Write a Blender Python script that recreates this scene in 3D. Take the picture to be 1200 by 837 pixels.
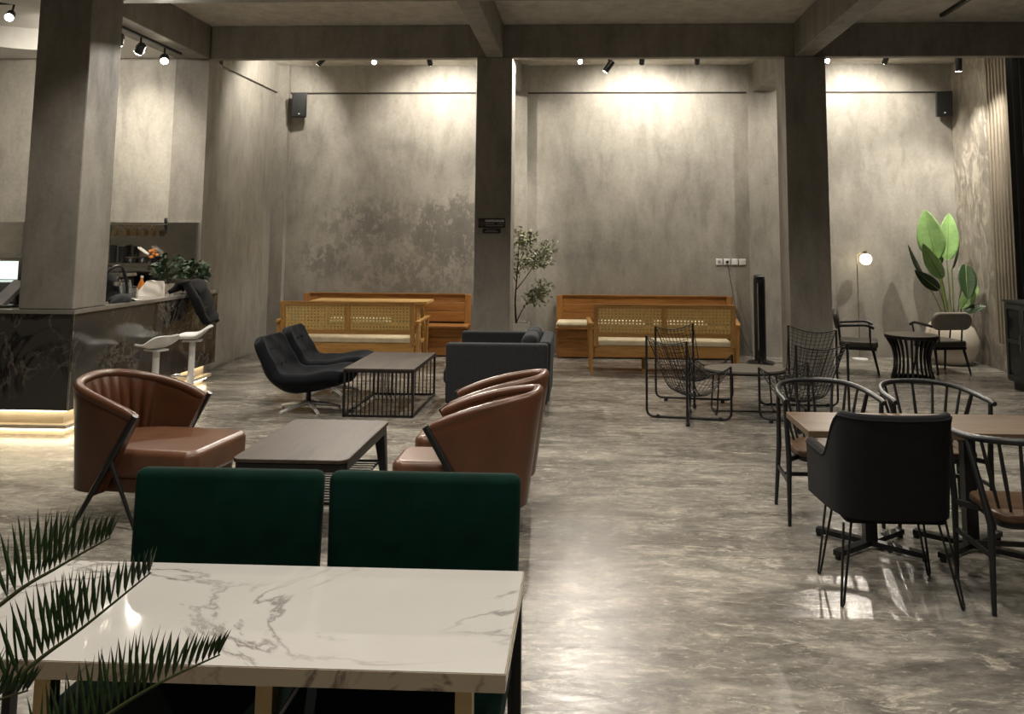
import bpy, math, random
from mathutils import Vector, Matrix

for _o in list(bpy.data.objects):
    bpy.data.objects.remove(_o)
scene = bpy.context.scene
COL = scene.collection
R = math.radians
PI = math.pi
V = Vector

# ------------------------------------------------------------------ camera
cam_d = bpy.data.cameras.new('camera')
cam_d.sensor_width = 36.0
cam_d.sensor_fit = 'HORIZONTAL'
cam_d.lens = 28.5
cam_d.clip_start = 0.05
cam_d.shift_x = (600 - 643.38) / 1200
cam_d.shift_y = (182.02 - 418.5) / 1200
cam = bpy.data.objects.new('camera', cam_d)
COL.objects.link(cam)
TH, PH, RO = 0.102227, 0.043997, 0.006029
fw = V((-math.sin(PH) * math.cos(TH), math.cos(PH) * math.cos(TH), math.sin(TH)))
rt = V((math.cos(PH), math.sin(PH), 0))
up = rt.cross(fw)
r2 = rt * math.cos(RO) + up * math.sin(RO)
u2 = -rt * math.sin(RO) + up * math.cos(RO)
mw = Matrix((r2, u2, -fw)).transposed().to_4x4()
mw.translation = V((0, 0, 1.85))
cam.matrix_world = mw
scene.camera = cam

# ------------------------------------------------------------------ world, exposure
world = bpy.data.worlds.new('night')
scene.world = world
world.use_nodes = True
bg = world.node_tree.nodes['Background']
bg.inputs[0].default_value = (0.012, 0.014, 0.020, 1)
bg.inputs[1].default_value = 1.0
scene.view_settings.view_transform = 'Standard'
scene.view_settings.look = 'None'
scene.view_settings.gamma = 1.0
scene.view_settings.use_curve_mapping = False
scene.view_settings.exposure = 0.25

WARM = (1.0, 0.92, 0.80)
# power of the lamps (W)
P_WALL = 225      # heads washing the back wall
P_FACE = 600      # heads turned towards the hall
P_HALL = 190      # added downlights of the hall, unseen
P_BAR = 95       # heads on the bar track

# ------------------------------------------------------------------ mesh helper
class MB:
    def __init__(s):
        s.v = []; s.f = []
    def add(s, vs, fs):
        o = len(s.v)
        s.v += [tuple(p) for p in vs]
        s.f += [tuple(i + o for i in f) for f in fs]
        return s
    def box(s, x0, x1, y0, y1, z0, z1):
        return s.add([(x0,y0,z0),(x1,y0,z0),(x1,y1,z0),(x0,y1,z0),(x0,y0,z1),(x1,y0,z1),(x1,y1,z1),(x0,y1,z1)],
                     [(0,3,2,1),(4,5,6,7),(0,1,5,4),(1,2,6,5),(2,3,7,6),(3,0,4,7)])
    def hexa(s, b, t):          # four bottom and four top points, counter-clockwise
        return s.add(list(b) + list(t), [(0,3,2,1),(4,5,6,7),(0,1,5,4),(1,2,6,5),(2,3,7,6),(3,0,4,7)])
    def bar(s, p, q, w, h=None, upv=(0, 0, 1)):
        h = h or w
        p = V(p); q = V(q); d = (q - p).normalized()
        u = V(upv)
        if abs(d.dot(u)) > 0.98: u = V((0, 1, 0))
        a = d.cross(u).normalized(); b = a.cross(d)
        c = [(-w/2, -h/2), (w/2, -h/2), (w/2, h/2), (-w/2, h/2)]
        return s.hexa([p + a*x + b*y for x, y in c], [q + a*x + b*y for x, y in c])
    def tube(s, pts, r, seg=8, closed=False, caps=True):
        pts = [V(p) for p in pts]; n = len(pts)
        rs = r if isinstance(r, (list, tuple)) else [r] * n
        vs = []; fs = []; u = None
        for i in range(n):
            if closed: t = pts[(i+1) % n] - pts[i-1]
            else: t = pts[min(i+1, n-1)] - pts[max(i-1, 0)]
            t = t.normalized() if t.length > 1e-9 else V((0, 0, 1))
            if u is None:
                u = t.cross(V((0, 0, 1)))
                if u.length < 1e-3: u = t.cross(V((0, 1, 0)))
                u.normalize()
            else:
                u = u - t * u.dot(t)
                if u.length < 1e-6: u = t.orthogonal()
                u.normalize()
            w = t.cross(u)
            for k in range(seg):
                a = 2*PI*k/seg + PI/seg
                vs.append(pts[i] + (u*math.cos(a) + w*math.sin(a)) * rs[i])
        m = n if closed else n - 1
        for i in range(m):
            j = (i+1) % n
            for k in range(seg):
                l = (k+1) % seg
                fs.append((i*seg+k, i*seg+l, j*seg+l, j*seg+k))
        if caps and not closed:
            fs.append(tuple(range(seg))[::-1]); fs.append(tuple((n-1)*seg + k for k in range(seg)))
        return s.add(vs, fs)
    def lathe(s, prof, seg=24, c=(0, 0, 0)):
        vs = []; fs = []; n = len(prof)
        for r, z in prof:
            for k in range(seg):
                a = 2*PI*k/seg
                vs.append((c[0] + r*math.cos(a), c[1] + r*math.sin(a), c[2] + z))
        for i in range(n-1):
            for k in range(seg):
                l = (k+1) % seg
                fs.append((i*seg+k, i*seg+l, (i+1)*seg+l, (i+1)*seg+k))
        if prof[0][0] > 1e-6: fs.append(tuple(range(seg))[::-1])
        if prof[-1][0] > 1e-6: fs.append(tuple((n-1)*seg + k for k in range(seg)))
        return s.add(vs, fs)
    def prism(s, poly, z0, z1):
        n = len(poly)
        return s.add([(x, y, z0) for x, y in poly] + [(x, y, z1) for x, y in poly],
                     [tuple(range(n))[::-1], tuple(range(n, 2*n))] + [(i, (i+1) % n, n+(i+1) % n, n+i) for i in range(n)])
    def sheet(s, fn, nu, nv, th=0.0, flip=False):
        P = [[V(fn(i/nu, j/nv)) for j in range(nv+1)] for i in range(nu+1)]
        N = []
        for i in range(nu+1):
            row = []
            for j in range(nv+1):
                du = P[min(i+1, nu)][j] - P[max(i-1, 0)][j]
                dv = P[i][min(j+1, nv)] - P[i][max(j-1, 0)]
                n = du.cross(dv)
                row.append(n.normalized() if n.length > 1e-12 else V((0, 0, 1)))
            N.append(row)
        w = nv + 1
        vs = [P[i][j] for i in range(nu+1) for j in range(nv+1)]
        fs = [(i*w+j, (i+1)*w+j, (i+1)*w+j+1, i*w+j+1) for i in range(nu) for j in range(nv)]
        if th:
            o = len(vs)
            T = th if callable(th) else (lambda u, v: th)
            vs += [P[i][j] - N[i][j]*T(i/nu, j/nv) for i in range(nu+1) for j in range(nv+1)]
            fs += [tuple(o+k for k in f)[::-1] for f in fs]
            for i in range(nu):
                fs.append((i*w, o+i*w, o+(i+1)*w, (i+1)*w)); a = i*w+nv; b = (i+1)*w+nv
                fs.append((a, b, o+b, o+a))
            for j in range(nv):
                fs.append((j, j+1, o+j+1, o+j)); a = nu*w+j
                fs.append((a, o+a, o+a+1, a+1))
        return s.add(vs, fs)
    def mesh(s, name, mat, smooth=False, ang=40):
        me = bpy.data.meshes.new(name)
        me.from_pydata(s.v, [], s.f)
        me.update()
        if mat is not None: me.materials.append(mat)
        if smooth:
            me.shade_smooth()
            try: me.set_sharp_from_angle(angle=R(ang))
            except Exception: pass
        return me
    def build(s, name, mat, parent=None, smooth=False, bevel=0, seg=2, sub=0, ang=40):
        me = s.mesh(name, mat, smooth or bevel > 0, 180 if bevel > 0.012 else ang)
        o = bpy.data.objects.new(name, me)
        COL.objects.link(o)
        if parent is not None: o.parent = parent
        if bevel:
            b = o.modifiers.new('bevel', 'BEVEL'); b.width = bevel; b.segments = seg; b.limit_method = 'ANGLE'; b.angle_limit = R(35)
            w = o.modifiers.new('wn', 'WEIGHTED_NORMAL'); w.keep_sharp = False
        if sub:
            m = o.modifiers.new('sub', 'SUBSURF'); m.levels = sub; m.render_levels = sub
        return o

def inst(mesh, name, parent, loc=(0, 0, 0), rot=(0, 0, 0)):
    o = bpy.data.objects.new(name, mesh)
    COL.objects.link(o); o.parent = parent; o.location = loc; o.rotation_euler = rot
    return o
def thing(name, label, cat, loc=(0, 0, 0), rz=0, group=None):
    o = bpy.data.objects.new(name, None)
    COL.objects.link(o); o.location = loc; o.rotation_euler = (0, 0, rz); o.empty_display_size = 0.1
    return tag(o, label, cat, group)
def tag(o, label, cat, group=None):
    o['label'] = label; o['category'] = cat
    if group: o['group'] = group
    return o
def struct(o):
    o['kind'] = 'structure'; return o
def copy_tree(o, parent=None):
    c = o.copy(); COL.objects.link(c); c.parent = parent
    for ch in list(o.children): copy_tree(ch, c)
    return c
def arc(c, r, a0, a1, n, ax=(1, 0, 0), ay=(0, 0, 1)):
    ax = V(ax); ay = V(ay); c = V(c)
    return [c + ax*(r*math.cos(a0+(a1-a0)*i/n)) + ay*(r*math.sin(a0+(a1-a0)*i/n)) for i in range(n+1)]
def rpoly(pts, r, n=5):
    """rounded polyline through corner points"""
    pts = [V(p) for p in pts]; out = [pts[0]]
    for i in range(1, len(pts)-1):
        a, b, c = pts[i-1], pts[i], pts[i+1]
        d1 = (a-b); d2 = (c-b); k = min(r, d1.length*0.49, d2.length*0.49)
        p = b + d1.normalized()*k; q = b + d2.normalized()*k
        for j in range(n+1):
            t = j/n
            out.append(p*(1-t)*(1-t) + b*2*t*(1-t) + q*t*t)
    out.append(pts[-1]); return out
def rrect(x0, x1, y0, y1, r, n=5):
    out = []
    for cx, cy, a in ((x1-r, y1-r, 0), (x0+r, y1-r, 90), (x0+r, y0+r, 180), (x1-r, y0+r, 270)):
        for i in range(n+1):
            t = R(a + 90*i/n); out.append((cx + r*math.cos(t), cy + r*math.sin(t)))
    return out
def spline(pts, n=8):
    pts = [V(p) for p in pts]; out = []
    for i in range(len(pts)-1):
        p0 = pts[max(i-1, 0)]; p1 = pts[i]; p2 = pts[i+1]; p3 = pts[min(i+2, len(pts)-1)]
        for j in range(n):
            t = j/n
            out.append(0.5*((2*p1) + (p2-p0)*t + (2*p0-5*p1+4*p2-p3)*t*t + (3*p1-p0-3*p2+p3)*t**3))
    out.append(pts[-1]); return out
def ss(a, b, x):
    t = max(0, min(1, (x-a)/(b-a))); return t*t*(3-2*t)

# ------------------------------------------------------------------ materials
def new_mat(name):
    m = bpy.data.materials.new(name); m.use_nodes = True
    nt = m.node_tree; bs = nt.nodes['Principled BSDF']
    return m, nt, bs
def nd(nt, t, **kw):
    n = nt.nodes.new(t)
    for k, v in kw.items():
        if k in n.inputs.keys(): n.inputs[k].default_value = v
        else: setattr(n, k, v)
    return n
def coords(nt, stretch=(1, 1, 1), loc=(0, 0, 0)):
    tc = nt.nodes.new('ShaderNodeTexCoord'); mp = nt.nodes.new('ShaderNodeMapping')
    mp.inputs['Scale'].default_value = stretch; mp.inputs['Location'].default_value = loc
    nt.links.new(tc.outputs['Object'], mp.inputs['Vector']); return mp.outputs[0]
def ramp(nt, fac, stops):
    r = nt.nodes.new('ShaderNodeValToRGB')
    while len(r.color_ramp.elements) < len(stops): r.color_ramp.elements.new(0.5)
    for e, (p, c) in zip(r.color_ramp.elements, stops):
        e.position = p; e.color = (c[0], c[1], c[2], 1) if hasattr(c, '__len__') else (c, c, c, 1)
    nt.links.new(fac, r.inputs[0]); return r.outputs[0]
def mix(nt, a, b, fac, mode='MIX'):
    m = nt.nodes.new('ShaderNodeMix'); m.data_type = 'RGBA'; m.blend_type = mode
    for sock, val in ((m.inputs[0], fac), (m.inputs[6], a), (m.inputs[7], b)):
        if hasattr(val, 'is_linked') or hasattr(val, 'links'): nt.links.new(val, sock)
        elif hasattr(val, '__len__'): sock.default_value = (val[0], val[1], val[2], 1)
        else: sock.default_value = val
    return m.outputs[2]
def math_n(nt, op, a, b=0.0, clamp=False):
    m = nt.nodes.new('ShaderNodeMath'); m.operation = op; m.use_clamp = clamp
    for sock, val in ((m.inputs[0], a), (m.inputs[1], b)):
        if hasattr(val, 'links'): nt.links.new(val, sock)
        else: sock.default_value = val
    return m.outputs[0]
def noise(nt, vec, scale, detail=4, rough=0.55, dist=0.0):
    n = nd(nt, 'ShaderNodeTexNoise', Scale=scale, Detail=detail, Roughness=rough, Distortion=dist)
    nt.links.new(vec, n.inputs['Vector']); return n.outputs[0]
def bump(nt, bs, h, strength, dist=0.01):
    b = nd(nt, 'ShaderNodeBump', Strength=strength, Distance=dist)
    nt.links.new(h, b.inputs['Height']); nt.links.new(b.outputs[0], bs.inputs['Normal'])

def plain(name, c, rough=0.5, metal=0.0, var=0.18, scale=6, bmp=0.0, bscale=120, stretch=(1, 1, 1), sheen=0, coat=0, spec=None):
    m, nt, bs = new_mat(name)
    vec = coords(nt, stretch)
    f = noise(nt, vec, scale)
    lo = tuple(max(0, x*(1-var)) for x in c); hi = tuple(x*(1+var) for x in c)
    nt.links.new(ramp(nt, f, [(0.3, lo), (0.7, hi)]), bs.inputs['Base Color'])
    bs.inputs['Roughness'].default_value = rough; bs.inputs['Metallic'].default_value = metal
    if sheen: bs.inputs['Sheen Weight'].default_value = sheen; bs.inputs['Sheen Roughness'].default_value = 0.4
    if coat: bs.inputs['Coat Weight'].default_value = coat; bs.inputs['Coat Roughness'].default_value = 0.15
    if spec is not None: bs.inputs['Specular IOR Level'].default_value = spec
    if bmp: bump(nt, bs, noise(nt, coords(nt, stretch), bscale, 3), bmp, 0.004)
    return m
def emit(name, c, s):
    m, nt, bs = new_mat(name)
    bs.inputs['Base Color'].default_value = (0.8, 0.8, 0.8, 1)
    bs.inputs['Emission Color'].default_value = (*c, 1); bs.inputs['Emission Strength'].default_value = s
    return m
def wood(name, c, dark, rough=0.4, axis='x', scale=3.0, coat=0.0):
    m, nt, bs = new_mat(name)
    st = {'x': (0.35, 6, 6), 'y': (6, 0.35, 6), 'z': (6, 6, 0.35)}[axis]
    vec = coords(nt, st)
    f = noise(nt, vec, scale, 6, 0.6, 0.6)
    g = noise(nt, coords(nt, st), scale*9, 3)
    c1 = ramp(nt, f, [(0.3, dark), (0.5, c), (0.75, tuple(x*1.25 for x in c))])
    c2 = ramp(nt, g, [(0.35, (0.72, 0.72, 0.72)), (0.6, (1, 1, 1))])
    nt.links.new(mix(nt, c1, c2, 1.0, 'MULTIPLY'), bs.inputs['Base Color'])
    bs.inputs['Roughness'].default_value = rough
    bs.inputs['Specular IOR Level'].default_value = 0.3
    if coat: bs.inputs['Coat Weight'].default_value = coat
    bump(nt, bs, g, 0.12, 0.003)
    return m
def concrete(name, c, var=0.35, rough=0.62, stains=None, patches=False):
    m, nt, bs = new_mat(name)
    vec = coords(nt)
    big = noise(nt, vec, 0.75, 6, 0.62, 0.5)
    mid = noise(nt, coords(nt, (2.4, 2.4, 0.8)), 2.2, 6, 0.65, 0.3)
    fine = noise(nt, vec, 26, 4, 0.6)
    col = ramp(nt, big, [(0.28, tuple(x*(1-var) for x in c)), (0.5, c), (0.74, tuple(x*(1+var*0.7) for x in c))])
    col = mix(nt, col, ramp(nt, mid, [(0.3, 0.72), (0.52, 1.0), (0.72, 1.18)]), 0.85, 'MULTIPLY')
    col = mix(nt, col, ramp(nt, fine, [(0.3, 0.88), (0.7, 1.08)]), 0.8, 'MULTIPLY')
    if stains:                                   # damp stains: (x, z, half width, half height, strength)
        geo = nt.nodes.new('ShaderNodeNewGeometry'); sep = nt.nodes.new('ShaderNodeSeparateXYZ')
        nt.links.new(geo.outputs['Position'], sep.inputs[0])
        tot = None
        for sx, sz, hw, hh, k in stains:
            dx = math_n(nt, 'DIVIDE', math_n(nt, 'SUBTRACT', sep.outputs[0], sx), hw)
            dz = math_n(nt, 'DIVIDE', math_n(nt, 'SUBTRACT', sep.outputs[2], sz), hh)
            q = math_n(nt, 'ADD', math_n(nt, 'MULTIPLY', dx, dx), math_n(nt, 'MULTIPLY', dz, dz))
            w = math_n(nt, 'MULTIPLY', math_n(nt, 'SUBTRACT', 1.0, q, True), k)
            tot = w if tot is None else math_n(nt, 'MAXIMUM', tot, w)
        n1 = noise(nt, coords(nt, (1.3, 1.3, 1.0), (3, 0, 1)), 6.0, 9, 0.72, 0.3)
        msk = math_n(nt, 'SUBTRACT', math_n(nt, 'ADD', n1, math_n(nt, 'MULTIPLY', tot, 0.22)), 0.56)
        msk = math_n(nt, 'MULTIPLY', math_n(nt, 'MULTIPLY', msk, 14.0, True), math_n(nt, 'MULTIPLY', tot, 1.6, True))
        col = mix(nt, col, tuple(x*0.30 for x in c), math_n(nt, 'MULTIPLY', msk, 0.62))
    nt.links.new(col, bs.inputs['Base Color'])
    if patches:
        p = noise(nt, coords(nt, (1, 2.2, 1.0)), 2.6, 5, 0.6, 1.6)
        nt.links.new(ramp(nt, p, [(0.42, rough), (0.56, 0.24)]), bs.inputs['Roughness'])
        nt.links.new(mix(nt, col, tuple(min(1, x*2.0) for x in c), ramp(nt, p, [(0.50, 0.0), (0.60, 0.75)])), bs.inputs['Base Color'])
    else:
        nt.links.new(ramp(nt, mid, [(0.3, rough + 0.08), (0.7, rough - 0.1)]), bs.inputs['Roughness'])
    bump(nt, bs, mix(nt, fine, mid, 0.6), 0.25, 0.008)
    return m
def floor_mat():
    m, nt, bs = new_mat('polished_concrete')
    a = noise(nt, coords(nt, (0.8, 1.7, 1)), 1.0, 7, 0.62, 0.6)
    b = noise(nt, coords(nt, (0.9, 2.3, 1), (4, 2, 0)), 1.7, 9, 0.72, 0.7)
    c = noise(nt, coords(nt, (0.9, 3.0, 1), (1, 7, 0)), 2.6, 9, 0.74, 1.4)
    e = noise(nt, coords(nt, (1.2, 2.2, 1), (8, 3, 0)), 10.0, 7, 0.74, 0.4)
    col = ramp(nt, a, [(0.3, (0.110, 0.102, 0.091)), (0.5, (0.190, 0.176, 0.155)), (0.7, (0.285, 0.265, 0.23))])
    col = mix(nt, col, ramp(nt, b, [(0.36, 0.48), (0.5, 0.92), (0.62, 1.5)]), 0.95, 'MULTIPLY')
    col = mix(nt, col, ramp(nt, e, [(0.36, 0.80), (0.62, 1.20)]), 0.9, 'MULTIPLY')
    streak = math_n(nt, 'MULTIPLY', ramp(nt, c, [(0.54, 0.0), (0.61, 1.0)]), ramp(nt, e, [(0.4, 0.1), (0.6, 1.0)]))
    col = mix(nt, col, (0.56, 0.51, 0.42), math_n(nt, 'MULTIPLY', streak, 0.6))
    f2 = noise(nt, coords(nt, (1.3, 3.4, 1), (5, 11, 0)), 6.5, 8, 0.76, 1.2)
    fl = math_n(nt, 'MULTIPLY', ramp(nt, f2, [(0.56, 0.0), (0.62, 1.0)]), ramp(nt, a, [(0.4, 0.25), (0.6, 1.0)]))
    col = mix(nt, col, (0.66, 0.61, 0.53), math_n(nt, 'MULTIPLY', fl, 0.5))
    dk = ramp(nt, f2, [(0.34, 1.0), (0.42, 0.0)])
    col = mix(nt, col, (0.07, 0.064, 0.058), math_n(nt, 'MULTIPLY', dk, 0.45))
    nt.links.new(col, bs.inputs['Base Color'])
    nt.links.new(ramp(nt, b, [(0.35, 0.27), (0.65, 0.13)]), bs.inputs['Roughness'])
    bs.inputs['Specular IOR Level'].default_value = 0.34
    bump(nt, bs, mix(nt, b, e, 0.45), 0.34, 0.012)
    return m
def marble(name, base, vein, rough, scale, width, k=1.0, second=None, seed=0):
    m, nt, bs = new_mat(name)
    vec = coords(nt, (1, 1, 1), (seed, seed*0.7, 0))
    wob = noise(nt, vec, scale*0.9, 5, 0.6, 0.6)
    n1 = noise(nt, vec, scale, 7, 0.58, 1.1)
    d = math_n(nt, 'ABSOLUTE', math_n(nt, 'SUBTRACT', n1, 0.5))
    v = ramp(nt, d, [(0.0, 1.0), (width*0.35, 0.55), (width, 0.0)])
    gate = ramp(nt, noise(nt, coords(nt, (1, 1, 1), (9+seed, 4, 2)), scale*0.8, 2), [(0.43, 0.0), (0.55, 1.0)])
    f = math_n(nt, 'MULTIPLY', math_n(nt, 'MULTIPLY', v, gate), k)
    b0 = ramp(nt, wob, [(0.3, tuple(x*0.88 for x in base)), (0.7, base)])
    col = mix(nt, b0, vein, f)
    if second:
        n2 = noise(nt, coords(nt, (1, 1, 1), (2, 8+seed, 5)), scale*1.7, 8, 0.6, 1.5)
        d2 = math_n(nt, 'ABSOLUTE', math_n(nt, 'SUBTRACT', n2, 0.52))
        col = mix(nt, col, second, math_n(nt, 'MULTIPLY', ramp(nt, d2, [(0.0, 0.6), (0.03, 0.0)]), gate))
    nt.links.new(col, bs.inputs['Base Color'])
    bs.inputs['Roughness'].default_value = rough
    return m

M = {}
M['wall'] = concrete('wall_concrete', (0.27, 0.254, 0.222), 0.26)
M['wall_back'] = concrete('stained_concrete', (0.27, 0.254, 0.222), 0.28, 0.58,
                          stains=[(-2.2, 1.95, 0.95, 0.8, 0.9), (-3.5, 2.05, 1.2, 0.6, 0.62), (-2.9, 1.3, 2.0, 0.6, 0.5), (-4.3, 1.5, 0.7, 0.45, 0.6)])
M['wall_shiny'] = concrete('burnished_concrete', (0.30, 0.275, 0.235), 0.4, 0.55, patches=True)
M['bar_wall'] = concrete('pale_concrete', (0.40, 0.375, 0.325), 0.16)
M['column'] = concrete('column_concrete', (0.265, 0.245, 0.212), 0.14)
M['ceiling'] = concrete('ceiling_paint', (0.56, 0.53, 0.465), 0.07)
M['white_ceiling'] = plain('white_ceiling_paint', (0.72, 0.70, 0.66), 0.7, var=0.04)
M['floor'] = floor_mat()
M['black_metal'] = plain('black_metal', (0.012, 0.012, 0.013), 0.42, 0.3, spec=0.5)
M['black_plastic'] = plain('black_plastic', (0.012, 0.012, 0.014), 0.35)
M['dark_metal'] = plain('dark_grey_metal', (0.014, 0.015, 0.016), 0.42, 0.2)
M['chrome'] = plain('chrome', (0.85, 0.85, 0.85), 0.22, 1.0, 0.04)
M['steel'] = plain('brushed_steel', (0.60, 0.58, 0.54), 0.16, 1.0, 0.1, 4, stretch=(1, 1, 2), bmp=0.9, bscale=5)
M['bright_chrome'] = plain('satin_chrome', (0.80, 0.80, 0.80), 0.3, 0.6, 0.04)
M['edge_shade'] = marble('marble_edge_shade', (0.40, 0.325, 0.235), (0.10, 0.075, 0.055), 0.2, 2.4, 0.03, 0.9, None, 1)  # tan tone painted in for shade on the white marble's edge
M['brass'] = plain('brass', (0.46, 0.34, 0.19), 0.32, 1.0, 0.1)
M['leather'] = plain('brown_leather', (0.088, 0.034, 0.0155), 0.33, 0, 0.16, 5, 0.10, 260, spec=0.5)
M['leather_pale'] = plain('worn_brown_leather', (0.115, 0.052, 0.028), 0.34, 0, 0.2, 5, 0.10, 260)
M['green'] = plain('green_velvet', (0.0006, 0.0155, 0.0105), 0.85, 0, 0.2, 9, 0.12, 400, sheen=0.02, spec=0.12)
M['navy'] = plain('navy_fabric', (0.0032, 0.0045, 0.0078), 0.85, 0, 0.2, 12, 0.2, 500, sheen=0.02, spec=0.2)
M['grey_fabric'] = plain('charcoal_fabric', (0.018, 0.0195, 0.022), 0.9, 0, 0.25, 60, 0.3, 600, sheen=0.02, spec=0.3)
M['black_fabric'] = plain('black_fabric', (0.0065, 0.0065, 0.0075), 0.85, 0, 0.14, 14, 0.25, 700, sheen=0.02, spec=0.22)
M['taupe'] = plain('taupe_fabric', (0.27, 0.24, 0.20), 0.85, 0, 0.1, 14, 0.2, 500)
M['dark_seat'] = plain('dark_olive_leatherette', (0.05, 0.045, 0.036), 0.45, 0, 0.1)
M['cream'] = plain('cream_cloth', (0.62, 0.54, 0.38), 0.85, 0, 0.14, 9, 0.3, 60)
M['teak_x'] = wood('orange_teak_x', (0.34, 0.155, 0.045), (0.20, 0.085, 0.024), 0.38, 'x')
M['teak_z'] = wood('orange_teak_z', (0.33, 0.15, 0.045), (0.19, 0.08, 0.024), 0.38, 'z')
M['teak_y'] = wood('orange_teak_y', (0.34, 0.155, 0.045), (0.20, 0.085, 0.024), 0.38, 'y')
M['teak_light'] = wood('honey_teak', (0.50, 0.27, 0.085), (0.36, 0.18, 0.052), 0.4, 'x')
M['teak_light_z'] = wood('honey_teak_z', (0.50, 0.27, 0.085), (0.36, 0.18, 0.052), 0.4, 'z')
M['pine'] = wood('pale_pine', (0.62, 0.40, 0.15), (0.48, 0.29, 0.10), 0.4, 'x')
M['cane'] = plain('cane', (0.62, 0.44, 0.16), 0.5, 0, 0.2, 40)
M['walnut_top'] = wood('dark_walnut', (0.058, 0.043, 0.032), (0.032, 0.024, 0.018), 0.5, 'y', 2.5)
M['oak_top'] = wood('oak_top', (0.135, 0.092, 0.056), (0.085, 0.057, 0.034), 0.5, 'x', 2.5)
M['seat_wood'] = wood('walnut_seat', (0.085, 0.046, 0.024), (0.05, 0.027, 0.014), 0.4, 'x', 3)
M['grey_top'] = plain('grey_laminate', (0.16, 0.145, 0.12), 0.32, 0, 0.1, 3)
M['marble'] = marble('white_marble', (0.56, 0.545, 0.52), (0.16, 0.145, 0.14), 0.045, 1.1, 0.017, 0.9)
M['dark_marble'] = marble('dark_marble', (0.052, 0.048, 0.043), (0.006, 0.006, 0.006), 0.12, 1.5, 0.04, 1.0, (0.20, 0.175, 0.14), 3)
M['bar_top'] = plain('grey_stone', (0.20, 0.185, 0.165), 0.22, 0, 0.2, 3)
M['plinth'] = plain('beige_plinth', (0.60, 0.50, 0.36), 0.5, 0, 0.08)
M['led'] = emit('led_strip', (1.0, 0.86, 0.60), 9)
M['white_plastic'] = plain('white_plastic', (0.70, 0.70, 0.69), 0.3, 0, 0.03)
M['white_pot'] = plain('white_ceramic', (0.66, 0.60, 0.50), 0.5, 0, 0.05)
M['palm'] = plain('palm_leaf', (0.018, 0.040, 0.010), 0.42, 0, 0.5, 14)
M['palm_rib'] = plain('palm_rib', (0.06, 0.07, 0.025), 0.5)
M['leaf_green'] = plain('banana_leaf', (0.25, 0.42, 0.15), 0.42, 0, 0.25, 5)
M['leaf_dark'] = plain('dark_leaf', (0.025, 0.055, 0.02), 0.4, 0, 0.25, 5)
M['leaf_stem'] = plain('leaf_stem', (0.20, 0.27, 0.08), 0.5)
M['olive'] = plain('olive_leaf', (0.22, 0.235, 0.14), 0.5, 0, 0.5, 9)
M['bark'] = plain('bark', (0.06, 0.042, 0.028), 0.8, 0, 0.3, 20)
M['soil'] = plain('soil', (0.03, 0.022, 0.015), 0.9, 0, 0.3, 30)
M['bush'] = plain('bush_leaf', (0.016, 0.045, 0.014), 0.5, 0, 0.4, 9)
M['orange'] = plain('orange_petal', (0.55, 0.18, 0.02), 0.5, 0, 0.3, 20)
M['paper'] = plain('white_paper', (0.66, 0.62, 0.56), 0.7, 0, 0.05)
M['screen_blue'] = emit('display_case_light', (0.80, 0.95, 0.88), 1.6)
M['navy_panel'] = plain('navy_panel', (0.02, 0.03, 0.06), 0.3)
M['lens_on'] = emit('lamp_lens', (1.0, 0.90, 0.70), 45)
M['lens_soft'] = emit('lamp_lens_soft', (1.0, 0.90, 0.70), 14)
M['globe'] = emit('globe_bulb', (1.0, 0.86, 0.58), 7)
M['downlight'] = emit('downlight_disc', (1.0, 0.92, 0.76), 5)
M['sign_white'] = plain('sign_white', (0.7, 0.7, 0.7), 0.5)
M['sign_grey'] = plain('sign_grey', (0.28, 0.28, 0.28), 0.5)
M['sign_red'] = plain('sign_red', (0.25, 0.12, 0.12), 0.5)
M['cabinet'] = plain('dark_green_cabinet', (0.020, 0.026, 0.023), 0.45, 0, 0.15)
M['slat'] = plain('slat_timber', (0.30, 0.26, 0.205), 0.55, 0, 0.15, 6, stretch=(1, 1, 0.2))
M['dark_gap'] = plain('dark_backing', (0.03, 0.026, 0.022), 0.7)
M['black_curtain'] = plain('black_curtain', (0.008, 0.008, 0.009), 0.9)
def glass_mat(name, c, rough=0.05, alpha=1.0):
    m, nt, bs = new_mat(name)
    bs.inputs['Base Color'].default_value = (*c, 1); bs.inputs['Roughness'].default_value = rough
    bs.inputs['Transmission Weight'].default_value = 0.9; bs.inputs['IOR'].default_value = 1.3
    return m
M['glass'] = glass_mat('clear_glass', (0.8, 0.82, 0.8))
M['tinted'] = glass_mat('tinted_glass', (0.10, 0.11, 0.11))

# ================================================================== LARGE STRUCTURE
CZ, BZ = 4.74, 4.28          # ceiling, underside of the beams
def sbox(name, mat, *a, bevel=0.0):
    return struct(MB().box(*a).build(name, M[mat], bevel=bevel))
sbox('floor', 'floor', -9.2, 6.2, -3.2, 13.6, -0.15, 0)
sbox('ceiling', 'ceiling', -5.62, 6.2, -3.2, 13.6, CZ, CZ + 0.15)
wb = sbox('wall_back', 'wall_back', -5.5, 6.2, 13.4, 13.6, 0, CZ)
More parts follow.
